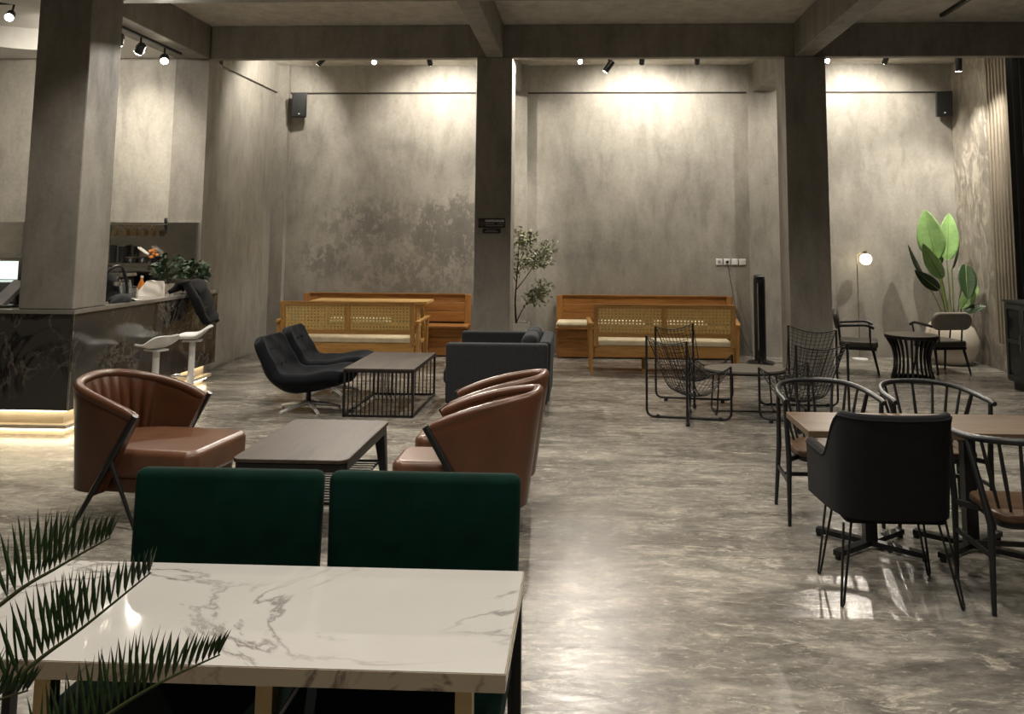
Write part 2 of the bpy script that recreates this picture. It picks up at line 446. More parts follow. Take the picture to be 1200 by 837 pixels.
# plaster beam along the top of the back wall, its shadow painted as a dark strip below, pilasters
bb = MB().box(-5.2, 6.0, 13.36, 13.4, 4.285, CZ).build('trim_1', M['wall']); struct(bb)
struct(MB().box(-5.0, 6.0, 13.385, 13.4, 4.262, 4.284).build('painted_shadow_strip', M['dark_gap']))
wl = sbox('wall_left', 'wall', -5.5, -5.2, 10.9, 13.4, 0, CZ)
struct(MB().box(-5.2, -5.15, 11.15, 13.36, 4.27, CZ).build('trim_3', M['wall']))
sbox('trim_4', 'wall', -5.2, -4.98, 13.27, 13.4, 0, CZ)                # corner pilaster
sbox('trim_5', 'wall', -1.5, -0.95, 13.28, 13.4, 0, CZ)
sbox('trim_6', 'wall', 2.68, 3.18, 13.27, 13.4, 0, CZ)
sbox('wall_bar', 'bar_wall', -9.0, -5.5, 10.9, 11.1, 0, CZ)
sbox('wall_side', 'bar_wall', -9.2, -9.0, -3.2, 11.1, 0, CZ)
sbox('wall_front', 'wall', -9.0, 6.2, -3.2, -3.0, 0, CZ)
# right wall: burnished concrete, a bay of upright slats, then tall dark windows
wr = sbox('wall_right', 'wall_shiny', 6.0, 6.2, 12.27, 13.4, 0, CZ)
sb = MB().box(6.15, 6.2, 11.5, 12.27, 0, CZ).build('slat_backing', M['dark_gap'], wr)
sm = MB().box(5.985, 6.07, -0.022, 0.022, 0.38, CZ).mesh('slat', M['slat'])
for i in range(8): inst(sm, 'slat', wr, (0, 12.215 - i*0.094, 0))
MB().box(5.98, 6.1, 11.5, 12.27, 0, 0.38).build('plinth_block', M['wall_shiny'], wr)
w1 = struct(MB().box(6.03, 6.2, 11.42, 11.5, 0, CZ).box(6.03, 6.2, -3.0, -2.9, 0, CZ).box(6.03, 6.2, -2.9, 11.42, 0, 0.12)
            .box(6.03, 6.2, -2.9, 11.42, CZ-0.1, CZ).build('window_1', M['black_metal']))
for i in range(8):
    y0 = -2.9 + i*1.79
    MB().box(6.08, 6.10, y0, y0+1.73, 0.12, CZ-0.1).build('pane', M['tinted'], w1)
    MB().box(6.05, 6.14, y0+1.73, y0+1.79, 0.12, CZ-0.1).build('mullion', M['black_metal'], w1)
cu = MB(); fold = []
cu.sheet(lambda u, v: (5.93 + 0.04*math.sin(u*48), 9.9 + u*1.55, 0.03 + v*4.6), 60, 1, 0.01)
tag(cu.build('curtain', M['black_curtain'], smooth=True), 'tall black curtain hanging beside the upright wall slats', 'curtain')

# columns and beams
sbox('column_1', 'column', -1.457, -0.971, 10.72, 11.2, 0, BZ, bevel=0.012)
sbox('column_2', 'column', 2.65, 3.19, 10.72, 11.2, 0, BZ, bevel=0.012)
sbox('column_3', 'column', -5.33, -4.80, 7.52, 8.05, 1.157, CZ, bevel=0.012)
sbox('column_4', 'column', -5.62, -5.15, 10.74, 11.15, 0, BZ)
sbox('beam_1', 'column', -5.15, 6.0, 10.75, 10.87, BZ, CZ, bevel=0.012)
sbox('beam_2', 'column', -5.15, 6.0, 7.62, 8.12, BZ, CZ, bevel=0.012)
for k, (x0, x1) in enumerate(((-1.325, -1.10), (2.79, 3.04))):
    sbox('beam_%d' % (3+k), 'column', x0, x1, -3.0, 7.62, BZ, CZ, bevel=0.012)
    sbox('beam_%d' % (5+k), 'column', x0, x1, 8.12, 10.75, BZ, CZ, bevel=0.012)
sbox('beam_7', 'column', -5.62, -5.15, -3.0, 10.74, BZ, CZ, bevel=0.012)
sbox('beam_8', 'wall', -1.38, -1.05, 11.2, 13.36, 4.27, CZ)
sbox('beam_9', 'wall', 2.76, 3.1, 11.2, 13.36, 4.27, CZ)
# lowered white ceiling over the bar, with a round recess
cx, cy, rr, n = -7.0, 9.2, 1.24, 48
mb = MB(); vs = []; fs = []
x0, x1, y0, y1 = -9.0, -5.62, -3.0, 10.9
for i in range(n):
    a = 2*PI*i/n; c, s = math.cos(a), math.sin(a)
    vs.append((cx + rr*c, cy + rr*s, 4.33))
    t = min(((x1-cx)/c if c > 1e-6 else (x0-cx)/c if c < -1e-6 else 1e9), ((y1-cy)/s if s > 1e-6 else (y0-cy)/s if s < -1e-6 else 1e9))
    vs.append((cx + t*c, cy + t*s, 4.33))
corners = {}
for i in range(n):
    j = (i+1) % n
    fs.append((2*i, 2*i+1, 2*j+1, 2*j))
    p, q = vs[2*i+1], vs[2*j+1]
    if abs(p[0]-q[0]) > 1e-4 and abs(p[1]-q[1]) > 1e-4:
        cxx = x1 if max(p[0], q[0]) > x1-1e-4 else x0
        cyy = y1 if max(p[1], q[1]) > y1-1e-4 else y0
        vs.append((cxx, cyy, 4.33)); fs.append((2*i+1, len(vs)-1, 2*j+1))
mb.add(vs, fs)
base = len(mb.v)
mb.add([(cx+rr*math.cos(2*PI*i/n), cy+rr*math.sin(2*PI*i/n), z) for z in (4.33, 4.62) for i in range(n)],
       [(i, (i+1) % n, n+(i+1) % n, n+i) for i in range(n)] + [tuple(range(n, 2*n))])
struct(mb.build('ceiling_bar', M['white_ceiling']))

# ================================================================== LAMPS
def spot_data(name, power, angle, blend=0.6, size=0.04, col=WARM):
    d = bpy.data.lights.new(name, 'SPOT'); d.energy = power; d.spot_size = R(angle); d.spot_blend = blend
    d.shadow_soft_size = size; d.color = col; return d
def spotlight(x, y, d, label, power, angle, zc=CZ, drop=0.19, lens='lens_on', group=None, blend=0.6, L=0.13, r=0.042, size=0.035):
    d = V(d).normalized()
    t = thing('ceiling_spotlight', label, 'spotlight', (x, y, zc), 0, group)
    MB().lathe([(0.045, -0.015), (0.045, 0.0)], 16).build('mount', M['black_metal'], t)
    MB().tube([(0, 0, -0.012), (0, 0, -drop+0.03)], 0.011, 8).build('stem', M['black_metal'], t, smooth=True)
    c = V((0, 0, -drop))
    MB().tube([c - d*L*0.5, c - d*L*0.47, c + d*L*0.47, c + d*L*0.5], [r*0.85, r, r, r*0.95], 16).build('housing', M['black_plastic'], t, smooth=True)
    MB().tube([c + d*(L*0.5+0.001), c + d*(L*0.5+0.004)], r*0.8, 16).build('lens', M[lens], t)
    ld = spot_data('spot', power, angle, blend, size)
    lo = bpy.data.objects.new('spot_beam', ld); COL.objects.link(lo); lo.parent = t
    lo.location = c + d*(L*0.5 + 0.03); lo.rotation_euler = d.to_track_quat('-Z', 'Y').to_euler()
    return t
g = 'ceiling spotlights behind the beam'
spotlight(-4.07, 12.15, (-0.9, 0.45, -0.7), 'black spotlight head nearest the wall loudspeaker over the rattan bench', P_WALL*0.55, 130, group=g)
spotlight(-3.24, 12.15, (0.24, -1, -0.5), 'glowing spotlight turned to the hall above the first rattan bench', P_FACE, 125, group=g)
spotlight(-2.38, 12.15, (0.1, 1, -1.0), 'dark spotlight head facing the stained wall, next to the sign column', P_WALL, 130, group=g)
spotlight(-0.07, 12.15, (0.03, -1, -0.5), 'glowing spotlight turned to the hall, just right of the sign column', P_FACE*0.75, 125, group=g)
spotlight(0.37, 12.3, (-0.72, 0.10, -1.0), 'black cylinder spotlight hanging tilted in the middle bay', P_WALL*1.5, 62, drop=0.25, L=0.2, r=0.05, lens='lens_soft', group=g)
spotlight(0.87, 12.15, (-0.02, 1, -1.0), 'small dark spotlight head above the second rattan bench, facing the wall', P_WALL*1.05, 130, group=g)
spotlight(1.70, 12.15, (0.1, 1, -0.8), 'small dark spotlight head nearest the pale wall sockets, facing the wall', P_WALL*0.3, 110, group=g)
spotlight(3.64, 12.15, (-0.2, -1, -0.55), 'glowing spotlight turned to the hall beside the second column', P_FACE*0.9, 125, group=g)
spotlight(4.51, 12.15, (-0.1, 1, -1.0), 'small dark spotlight head above the globe floor lamp', P_WALL*0.95, 130, group=g)
spotlight(5.62, 12.25, (0.06, 0.24, -1.0), 'black cylinder spotlight shining down on the broad leaved plant', P_WALL*0.55, 70, drop=0.25, L=0.2, r=0.05, group=g)
spotlight(5.72, 11.3, (-0.22, 0.75, -1.15), 'black spotlight tucked behind the beam by the slats, aimed at the plant', P_WALL*1.5, 68, group=g)
# unseen ceiling heads added to brighten the hall
gh = 'added unseen downlights over the hall'
for x, y, k, w in ((-0.75, 1.4, 0.75, 'the marble table'), (-2.3, 4.6, 1.0, 'the wide leather armchair'), (0.5, 3.6, 0.9, 'the open floor'), (2.0, 3.9, 0.8, 'the oak table'),
                   (-0.9, 6.7, 0.9, 'the coffee table'), (1.5, 6.9, 0.7, 'the wire chairs'), (-3.4, 6.6, 1.3, 'the bar side'), (4.3, 6.9, 0.7, 'the window side'), (0.6, 0.6, 0.8, 'the near end of the hall')):
    spotlight(x, y, (0, 0.05, -1), 'unseen black downlight added to brighten the hall, over ' + w, P_HALL*k, 120, group=gh, lens='lens_soft', size=0.04)
# track over the bar
tr = thing('lighting_track', 'black lighting track with four heads along the beam by the bar', 'track light', (-5.38, 9.3, BZ))
MB().box(-0.02, 0.02, -1.2, 1.08, -0.03, -0.001).build('rail', M['black_metal'], tr)
for k, (y, d, p, ln) in enumerate(((8.6, (0.45, -0.8, -0.6), 1.0, 'lens_on'), (8.97, (-0.35, 0.5, -1), 1.1, 'lens_on'), (9.42, (-0.7, 0.45, -1), 1.1, 'lens_on'), (9.98, (0.5, -0.8, -0.7), 0.8, 'lens_on'))):
    d = V(d).normalized(); c = V((0.0, y-9.3, -0.17))
    hd = MB().tube([c - d*0.07, c - d*0.06, c + d*0.06, c + d*0.065], [0.035, 0.047, 0.052, 0.05], 16).build('lamp_head', M['black_plastic'], tr, smooth=True)
    MB().tube([(0, y-9.3, -0.03), (0, y-9.3, -0.1)], 0.012, 8).tube(arc((0, y-9.3, -0.165), 0.06, 0, PI, 10, (1, 0, 0), (0, 0, 1)), 0.006, 6).build('bracket', M['black_metal'], hd, smooth=True)
    MB().tube([c + d*0.066, c + d*0.07], 0.044, 16).build('lens', M[ln], hd)
    lo = bpy.data.objects.new('spot_beam', spot_data('spot', P_BAR*p, 120, 0.7)); COL.objects.link(lo); lo.parent = tr
    lo.location = c + d*0.1; lo.rotation_euler = d.to_track_quat('-Z', 'Y').to_euler()
t2 = thing('lighting_track', 'short black track with one bright head under the round ceiling recess', 'track light', (-7.0, 9.15, 4.62))
MB().box(-0.9, 0.42, -0.02, 0.02, -0.03, -0.001).build('rail', M['black_metal'], t2)
d = V((0.4, -0.8, -0.6)).normalized(); c = V((0.2, -0.05, -0.18))
hd = MB().tube([c - d*0.07, c - d*0.06, c + d*0.06, c + d*0.065], [0.035, 0.047, 0.052, 0.05], 16).build('lamp_head', M['black_plastic'], t2, smooth=True)
MB().tube([(0.2, 0, -0.03), (0.2, -0.02, -0.12)], 0.012, 8).build('bracket', M['black_metal'], hd, smooth=True)
MB().tube([c + d*0.066, c + d*0.07], 0.045, 16).build('lens', M['lens_on'], hd)
for dd, pw in ((d, P_BAR), (V((0, 0.8, -0.6)).normalized(), P_BAR*0.8)):
    lo = bpy.data.objects.new('spot_beam', spot_data('spot', pw, 140, 0.8)); COL.objects.link(lo); lo.parent = t2
    lo.location = c + dd*0.12; lo.rotation_euler = dd.to_track_quat('-Z', 'Y').to_euler()
t3 = thing('recessed_downlight', 'round flush downlight in the white ceiling over the bar', 'downlight', (-6.0, 10.48, 4.33))
MB().lathe([(0.085, -0.008), (0.085, 0.0)], 24).build('ring', M['white_plastic'], t3)
MB().lathe([(0.068, -0.012), (0.068, -0.009)], 24).build('diffuser', M['downlight'], t3)
lo = bpy.data.objects.new('down_beam', spot_data('spot', P_BAR*0.25, 120, 0.8, 0.07)); COL.objects.link(lo); lo.parent = t3; lo.location = (0, 0, -0.04)
tag(MB().box(4.535, 4.585, 8.15, 10.34, CZ-0.045, CZ-0.001).build('ceiling_rail', M['black_metal']), 'straight black rail fixed flat to the ceiling near the slatted wall', 'rail')

# ================================================================== BAR
bar = thing('bar_counter', 'dark veined marble bar counter with a glowing stepped base', 'bar counter', (-4.76, 7.48, 0))
# local: x to the left is negative, y away from the hall
def panel(x0, x1, y0, y1, z0=0.24, z1=1.12): return MB().box(x0, x1, y0, y1, z0, z1)
for a, b in ((-1.45, -0.012), (-2.85, -1.455), (-4.2, -2.855)):
    panel(a, b, 0.0, 0.02).build('marble_slab', M['dark_marble'], bar)
for a, b in ((0.012, 1.5), (1.505, 2.97)):
    panel(-0.02, 0.0, a, b).build('marble_slab', M['dark_marble'], bar)
panel(-0.6, -0.0, 2.972, 2.99).build('marble_slab', M['dark_marble'], bar)
MB().box(-0.012, 0.003, -0.003, 0.012, 0.24, 1.12).build('corner_trim', M['steel'], bar)
MB().box(-4.2, -0.6, 0.02, 0.6, 0.24, 1.12).build('front_carcass', M['dark_gap'], bar)
MB().box(-0.6, -0.02, 0.02, 2.97, 0.24, 1.12).build('side_carcass', M['dark_gap'], bar)
MB().prism([(-4.2, -0.012), (0.012, -0.012), (0.012, 3.0), (-0.62, 3.0), (-0.62, 0.63), (-4.2, 0.63)], 1.12, 1.155).build('countertop', M['bar_top'], bar)
MB().prism([(-4.2, 0.1), (-0.1, 0.1), (-0.1, 2.9), (-0.5, 2.9), (-0.5, 0.5), (-4.2, 0.5)], 0.0, 0.24).build('plinth', M['plinth'], bar)
MB().prism([(-4.2, 0.02), (-0.02, 0.02), (-0.02, 2.95), (-0.1, 2.95), (-0.1, 0.1), (-4.2, 0.1)], 0.07, 0.105).build('step', M['plinth'], bar)
MB().box(-4.2, -0.055, 0.055, 0.075, 0.222, 0.239).box(-0.075, -0.055, 0.076, 2.9, 0.222, 0.239).build('led_strip', M['led'], bar)
MB().box(-4.2, -0.055, 0.055, 0.075, 0.05, 0.068).box(-0.075, -0.055, 0.076, 2.9, 0.05, 0.068).build('led_strip', M['led'], bar)

def bar_stool(loc, rz, label):
    t = thing('bar_stool', label, 'bar stool', loc, rz, 'white bar stools')
    MB().lathe([(0.2, 0), (0.2, 0.012), (0.05, 0.03), (0.04, 0.05)], 28).build('base', M['chrome'], t, smooth=True)
    MB().tube([(0, 0, 0.03), (0, 0, 0.3)], 0.038, 16).tube([(0, 0, 0.3), (0, 0, 0.68)], 0.034, 16).build('post', M['white_plastic'], t, smooth=True)
    MB().tube(rpoly([(0.03, 0, 0.28), (0.2, 0.0, 0.28), (0.2, 0.0, 0.28)], 0.03), 0.01).tube(arc((0.05, 0, 0.28), 0.17, -1.1, 1.1, 12, (1, 0, 0), (0, 1, 0)), 0.01).build('footrest', M['chrome'], t, smooth=True)
    def f(u, v):            # scooped saddle seat, back lip rising at -x
        a = (v-0.5)*2; b = (u-0.5)*2
        w = 0.185*math.sqrt(max(0.0, 1-abs(b)**2.6)) + 0.004
        x = b*0.21; y = a*w
        z = 0.70 + 0.035*b*b + (0.10*ss(0.1, 1.0, -b)) + 0.05*(y/0.19)**2 - 0.02*ss(0.4, 1, b)
        return (x, y, z)
    MB().sheet(f, 22, 14, 0.014).build('seat', M['white_plastic'], t, smooth=True)
    MB().box(-0.1, 0.1, -0.07, 0.07, 0.665, 0.684).build('seat_bracket', M['white_plastic'], t)
    return t
bar_stool((-4.44, 8.4, 0), R(155), 'white bar stool with empty scooped seat, nearer the concrete bar column')
bar_stool((-4.44, 9.18, 0), R(200), 'white bar stool under the black jacket at the bar')
# steel backsplash, shelf and what stands on it
bs_ = thing('backsplash', 'mirror-like stainless steel splashback behind the bar', 'splashback', (-7.1, 10.88, 0.9))
for i, (a, b) in enumerate(((-1.88, -0.62), (-0.615, 0.62), (0.625, 1.46))):
    MB().box(a, b, 0.0, 0.015, 0.0, 1.12).build('steel_sheet', M['steel'], bs_)
MB().box(-1.88, 1.47, -0.01, 0.0, 1.12, 1.135).build('edge_trim', M['chrome'], bs_)
sp_ = thing('splashback_panel', 'dark mirror steel panel with pale edge beside the bar plants', 'splashback', (-5.4, 10.72, 0.9))
MB().box(-0.21, 0.2, 0.0, 0.015, 0.0, 1.12).build('steel_sheet', M['steel'], sp_)
MB().box(0.2, 0.225, -0.01, 0.015, 0.0, 1.12).box(-0.21, 0.225, -0.01, 0.015, 1.12, 1.135).build('edge_trim', M['chrome'], sp_)
bc = thing('back_counter', 'stainless steel work counter along the bar wall', 'counter', (-7.2, 10.55, 0))
MB().box(-1.75, 1.6, -0.3, 0.3, 0.86, 0.9).build('worktop', M['steel'], bc)
MB().box(-1.75, 1.6, -0.26, 0.3, 0.08, 0.86).build('cabinet_body', M['dark_metal'], bc)
MB().box(-1.7, 1.55, -0.2, 0.3, 0.0, 0.08).build('plinth', M['black_plastic'], bc)
sh = thing('wall_shelf', 'steel shelf holding bowls on the splashback', 'shelf', (-6.1, 10.72, 1.49))
MB().box(-0.45, 0.38, -0.16, 0.155, -0.025, 0).build('board', M['steel'], sh)
for x in (-0.35, 0.3): MB().box(x-0.01, x+0.01, -0.1, 0.155, -0.1, -0.025).build('bracket', M['steel'], sh)
for x, hh, lb in ((-6.32, 0.24, 'tall black canister on the steel shelf, nearer the bar column'), (-6.2, 0.22, 'black canister on the steel shelf beside the bowls')):
    t = thing('canister', lb, 'canister', (x, 10.7, 1.49))
    MB().lathe([(0.042, 0), (0.045, 0.01), (0.045, hh-0.03), (0.04, hh-0.028)], 18).build('body', M['black_plastic'], t, smooth=True)
    MB().lathe([(0.046, hh-0.028), (0.046, hh-0.005), (0.03, hh)], 18).build('lid', M['dark_metal'], t, smooth=True)
for x, lb, c in ((-6.07, 'small black bowl with amber rim on the steel shelf', 'brass'), (-5.91, 'black bowl holding a white cloth on the steel shelf', 'black_plastic')):
    t = thing('bowl', lb, 'bowl', (x, 10.7, 1.49))
    MB().lathe([(0.035, 0), (0.04, 0.005), (0.07, 0.07), (0.066, 0.07), (0.03, 0.012), (0.0, 0.012)], 20).build('body', M['black_plastic'], t, smooth=True)
    MB().lathe([(0.064, 0.07), (0.071, 0.07), (0.071, 0.078), (0.064, 0.078)], 20).build('rim', M[c], t, smooth=True)
random.seed(5)
t = thing('folded_cloth', 'white folded cloth sticking out of a black bowl', 'cloth', (-5.91, 10.7, 1.545))
MB().sheet(lambda u, v: (-0.06+0.13*u, -0.04+0.08*v, 0.06+0.09*(1-u)+0.015*math.sin(v*9)), 6, 6, 0.01).build('fold', M['paper'], t, smooth=True)
def flowers(loc, label):
    t = thing('flower_bunch', label, 'flowers', loc)
    MB().lathe([(0.03, 0), (0.035, 0.06), (0.03, 0.07)], 14).build('cup', M['black_plastic'], t, smooth=True)
    m1 = MB().lathe([(0.0, -0.012), (0.017, -0.008), (0.024, 0.004), (0.016, 0.014), (0.0, 0.012)], 8).mesh('blossom', M['orange'], True)
    for i in range(14):
        a = random.random()*6.28; r = 0.06*random.random()
        inst(m1, 'blossom', t, (r*math.cos(a), r*math.sin(a), 0.08+0.1*random.random()), (random.random(), random.random(), 0))
    return t
flowers((-5.755, 10.68, 1.49), 'bunch of small orange flowers at the end of the steel shelf')
# hanging cups
rk = thing('cup_rail', 'steel cup rail across the top of the splashback', 'rail', (-6.05, 10.74, 2.0))
MB().tube([(-0.4, 0, 0), (0.36, 0, 0)], 0.008).tube([(-0.38, 0, 0), (-0.38, 0.12, 0)], 0.007).tube([(0.34, 0, 0), (0.34, 0.12, 0)], 0.007).build('rod', M['steel'], rk, smooth=True)
for i in range(5): MB().tube(arc((-0.28+i*0.125, 0, -0.012), 0.014, 0, 1.6*PI, 8, (0, 1, 0), (0, 0, 1)), 0.003, 6).build('hook', M['brass'], rk, smooth=True)
for i in range(5):
    t = thing('hanging_cup', 'amber cup on the rail above the splashback, ' + ('nearest the bar column', 'second from the bar column', 'middle one of five', 'second from the black bottle', 'next to the black bottle')[i], 'cup', (-6.33+i*0.125, 10.74, 1.944), 0.3*(i % 3), 'amber cups hanging on the rail')
    MB().lathe([(0.0, -0.095), (0.03, -0.095), (0.042, -0.06), (0.046, -0.018), (0.043, -0.018), (0.039, -0.06), (0.027, -0.09), (0.0, -0.09)], 16).build('body', M['brass'], t, smooth=True)
    MB().tube(arc((0.0, 0, -0.0), 0.024, -0.6, PI+0.6, 10, (1, 0, 0), (0, 0, 1)), 0.005, 6).build('handle', M['brass'], t, smooth=True)
t = thing('black_bottle', 'matt black bottle hanging upside down at the rail end', 'bottle', (-5.655, 10.80, 1.88))
MB().lathe([(0.0, 0), (0.012, 0.0), (0.014, 0.04), (0.04, 0.09), (0.042, 0.2), (0.03, 0.215), (0.0, 0.215)], 18).build('body', M['black_plastic'], t, smooth=True)
MB().lathe([(0.046, 0.12), (0.046, 0.14), (0.043, 0.14), (0.043, 0.12)], 18).build('band', M['steel'], t, smooth=True)
# coffee machine + jars on the work counter
t = thing('coffee_machine', 'black and chrome coffee machine behind the bar column', 'coffee machine', (-6.28, 10.5, 0.9))
MB().box(-0.28, 0.28, -0.2, 0.2, 0.06, 0.42).build('body', M['black_plastic'], t, bevel=0.03)
MB().box(-0.29, 0.29, -0.16, 0.22, 0.42, 0.46).build('cup_tray', M['chrome'], t)
MB().box(-0.27, 0.27, -0.28, -0.2, 0.04, 0.08).build('drip_tray', M['chrome'], t)
for x in (-0.24, 0.24): MB().box(x-0.03, x+0.03, -0.15, 0.15, 0, 0.06).build('foot', M['chrome'], t)
for x in (-0.13, 0.13):
    gh_ = MB().lathe([(0.04, 0.2), (0.045, 0.28), (0.03, 0.3)], 14, (x, -0.24, 0)).build('brew_group', M['chrome'], t, smooth=True)
    MB().tube([(x, -0.26, 0.22), (x, -0.38, 0.2)], 0.012).build('handle', M['black_plastic'], gh_, smooth=True)
MB().tube(spline([(0.27, -0.18, 0.36), (0.33, -0.24, 0.38), (0.34, -0.26, 0.2), (0.33, -0.25, 0.12)]), 0.007).build('steam_wand', M['chrome'], t, smooth=True)

# things on the bar top (z 1.155)
BT = 1.155
def jar(loc, s, label):
    t = thing('glass_jar', label, 'jar', loc, 0, 'glass jars on the bar')
    MB().lathe([(0.0, 0.0), (0.05*s, 0), (0.056*s, 0.01), (0.056*s, 0.12*s), (0.045*s, 0.14*s), (0.042*s, 0.14*s), (0.052*s, 0.118*s), (0.052*s, 0.012), (0, 0.008)], 18).build('body', M['glass'], t, smooth=True)
    MB().lathe([(0.048*s, 0.14*s), (0.048*s, 0.16*s), (0.02*s, 0.165*s)], 18).build('lid', M['steel'], t, smooth=True)
jar((-5.26, 9.02, BT), 1.0, 'short clear glass jar with steel lid beside the dark bag')
jar((-5.1, 9.08, BT), 0.8, 'smallest clear glass jar on the bar, in front of the paper bag')
jar((-5.27, 9.2, BT), 1.2, 'tall clear glass jar with steel lid behind the others on the bar')
random.seed(11)
def lump(name, label, cat, loc, sx, sy, sz, mat, seed=0, rz=0, n=0.25, extra=None):
    t = thing(name, label, cat, loc, rz)
    def f(u, v):
        a = 2*PI*u; b = PI*v
        k = 1 + n*(math.sin(3*a+seed)*math.sin(2*b) * 0.5 + 0.5*math.sin(5*a+2*seed+3*b)*math.sin(b)**2)
        x = math.sin(b)*math.cos(a)*k; y = math.sin(b)*math.sin(a)*k; z = math.cos(b)
        return (sx*x, sy*y, sz*max(0.0, math.cos(b))*(0.85+0.15*k))
    MB().sheet(f, 32, 18).build('body', M[mat], t, smooth=True, ang=180)
    return t
t = lump('shoulder_bag', 'slumped black shoulder bag on the bar beside the column', 'bag', (-5.17, 8.6, BT), 0.13, 0.22, 0.33, 'black_fabric', 1)
MB().tube(spline([(0.05, -0.1, 0.25), (0.14, -0.05, 0.36), (0.17, 0.06, 0.34), (0.17, 0.17, 0.12), (0.14, 0.2, 0.02)]), 0.016).build('strap', M['black_plastic'], t, smooth=True)
MB().box(0.12, 0.16, -0.02, 0.02, 0.16, 0.2).build('buckle', M['chrome'], t)
t = lump('folded_jacket', 'dark grey garment lying flat on the bar below the bag', 'garment', (-4.87, 8.45, BT), 0.075, 0.2, 0.09, 'grey_fabric', 2)
MB().sheet(lambda u, v: (-0.09+0.18*u, 0.12+0.12*v, 0.012+0.03*math.sin(u*3.1)*(1-v)), 8, 5, 0.008).build('sleeve', M['paper'], t, smooth=True)
t = thing('paper_bag', 'crumpled white paper bag standing on the bar behind the jacket', 'paper bag', (-5.08, 9.4, BT), R(5))
def pbag(u, v):
    a = 2*PI*u; w = 0.15*(1-0.35*v**1.5); d = 0.075*(1-0.7*v)
    c, s = math.cos(a), math.sin(a)
    return (math.copysign(abs(c)**0.5, c)*w + 0.05*v, math.copysign(abs(s)**0.5, s)*d + 0.008*math.sin(9*v+4*a), 0.17*v)
MB().sheet(pbag, 28, 8).build('body', M['paper'], t, smooth=True, ang=180)
MB().sheet(lambda u, v: (-0.05+0.2*u, -0.022+0.045*v, 0.168+0.01*math.sin(6*u)), 6, 2, 0.004).build('fold', M['paper'], t, smooth=True)
t = thing('black_jacket', 'black padded jacket draped over the bar edge down to a stool', 'jacket', (-4.745, 9.74, 0.03))
def jac(u, v):          # u over the edge, v along the bar
    pts = [(-0.22, 1.17), (-0.12, 1.27), (0.02, 1.29), (0.11, 1.16), (0.15, 1.0), (0.2, 0.86), (0.23, 0.78)]
    k = u*(len(pts)-1); i = min(int(k), len(pts)-2); f = k-i
    x = pts[i][0]*(1-f)+pts[i+1][0]*f; z = pts[i][1]*(1-f)+pts[i+1][1]*f
    y = -0.17 + 0.34*v + 0.13*u
    x += 0.035*math.sin(PI*v) + 0.012*math.sin(26*u+5*v)
    return (x, y, z + 0.02*math.sin(PI*v))
MB().sheet(jac, 26, 12, 0.05).build('body', M['black_fabric'], t, smooth=True, ang=180)
MB().tube(spline([(0.03, -0.2, 1.25), (0.14, -0.2, 1.08), (0.2, -0.15, 0.9), (0.24, -0.1, 0.8)]), [0.05]*8+[0.055]*8+[0.045]*9, 10).build('sleeve', M['black_fabric'], t, smooth=True)
MB().box(0.17, 0.19, -0.03, 0.0, 0.93, 0.98).build('buckle', M['chrome'], t)

def bush(loc, label, r, h, seed, n=230):
    random.seed(seed)
    t = thing('potted_plant', label, 'plant', loc)
    MB().lathe([(0.05, 0), (0.055, 0.005), (0.07, 0.11), (0.064, 0.11), (0.05, 0.09), (0, 0.09)], 18).build('pot', M['white_pot'], t, smooth=True)
    st = MB(); lf = MB()
    for i in range(16):
        a = random.random()*6.28; q = V((r*0.75*math.cos(a)*random.uniform(.3, 1), r*0.75*math.sin(a)*random.uniform(.3, 1), h*random.uniform(.5, .95)))
        st.tube(spline([(0, 0, 0.08), q*0.5 + V((0, 0, 0.06)), q]), 0.003, 5)
    for i in range(n):
        a = random.random()*6.28; b = random.random(); rr_ = r*math.sqrt(random.random())
        c = V((rr_*math.cos(a), rr_*math.sin(a), h*(0.38+0.62*b*math.sqrt(max(0, 1-(rr_/r)**2*0.8)))))
        d = V((math.cos(a+random.uniform(-.8, .8)), math.sin(a+random.uniform(-.8, .8)), random.uniform(-.5, .8))).normalized()
        s = d.orthogonal().normalized(); l = random.uniform(.05, .085); w = l*0.36
        lf.add([c, c+d*l*0.5+s*w+V((0,0,.006)), c+d*l, c+d*l*0.5-s*w+V((0,0,.006))], [(0, 1, 2, 3)])
    st.build('stems', M['bark'], t, smooth=True)
    o = lf.build('foliage', M['bush'], t); o['kind'] = 'stuff'
    return t
bush((-5.14, 9.93, BT), 'bushy green plant in a pale pot on the bar, left of the two', 0.17, 0.48, 3)
bush((-5.0, 10.33, BT), 'darker green potted plant at the wall end of the bar', 0.14, 0.40, 8)
t = thing('orange_bottle', 'orange juice bottle between the bar plant and the paper bag', 'bottle', (-5.3, 9.6, BT))
MB().lathe([(0.0, 0), (0.035, 0), (0.038, 0.01), (0.038, 0.12), (0.015, 0.17), (0.015, 0.2), (0, 0.2)], 18).build('body', M['orange'], t, smooth=True)
MB().lathe([(0.017, 0.195), (0.017, 0.22), (0, 0.22)], 14).build('cap', M['white_plastic'], t, smooth=True)
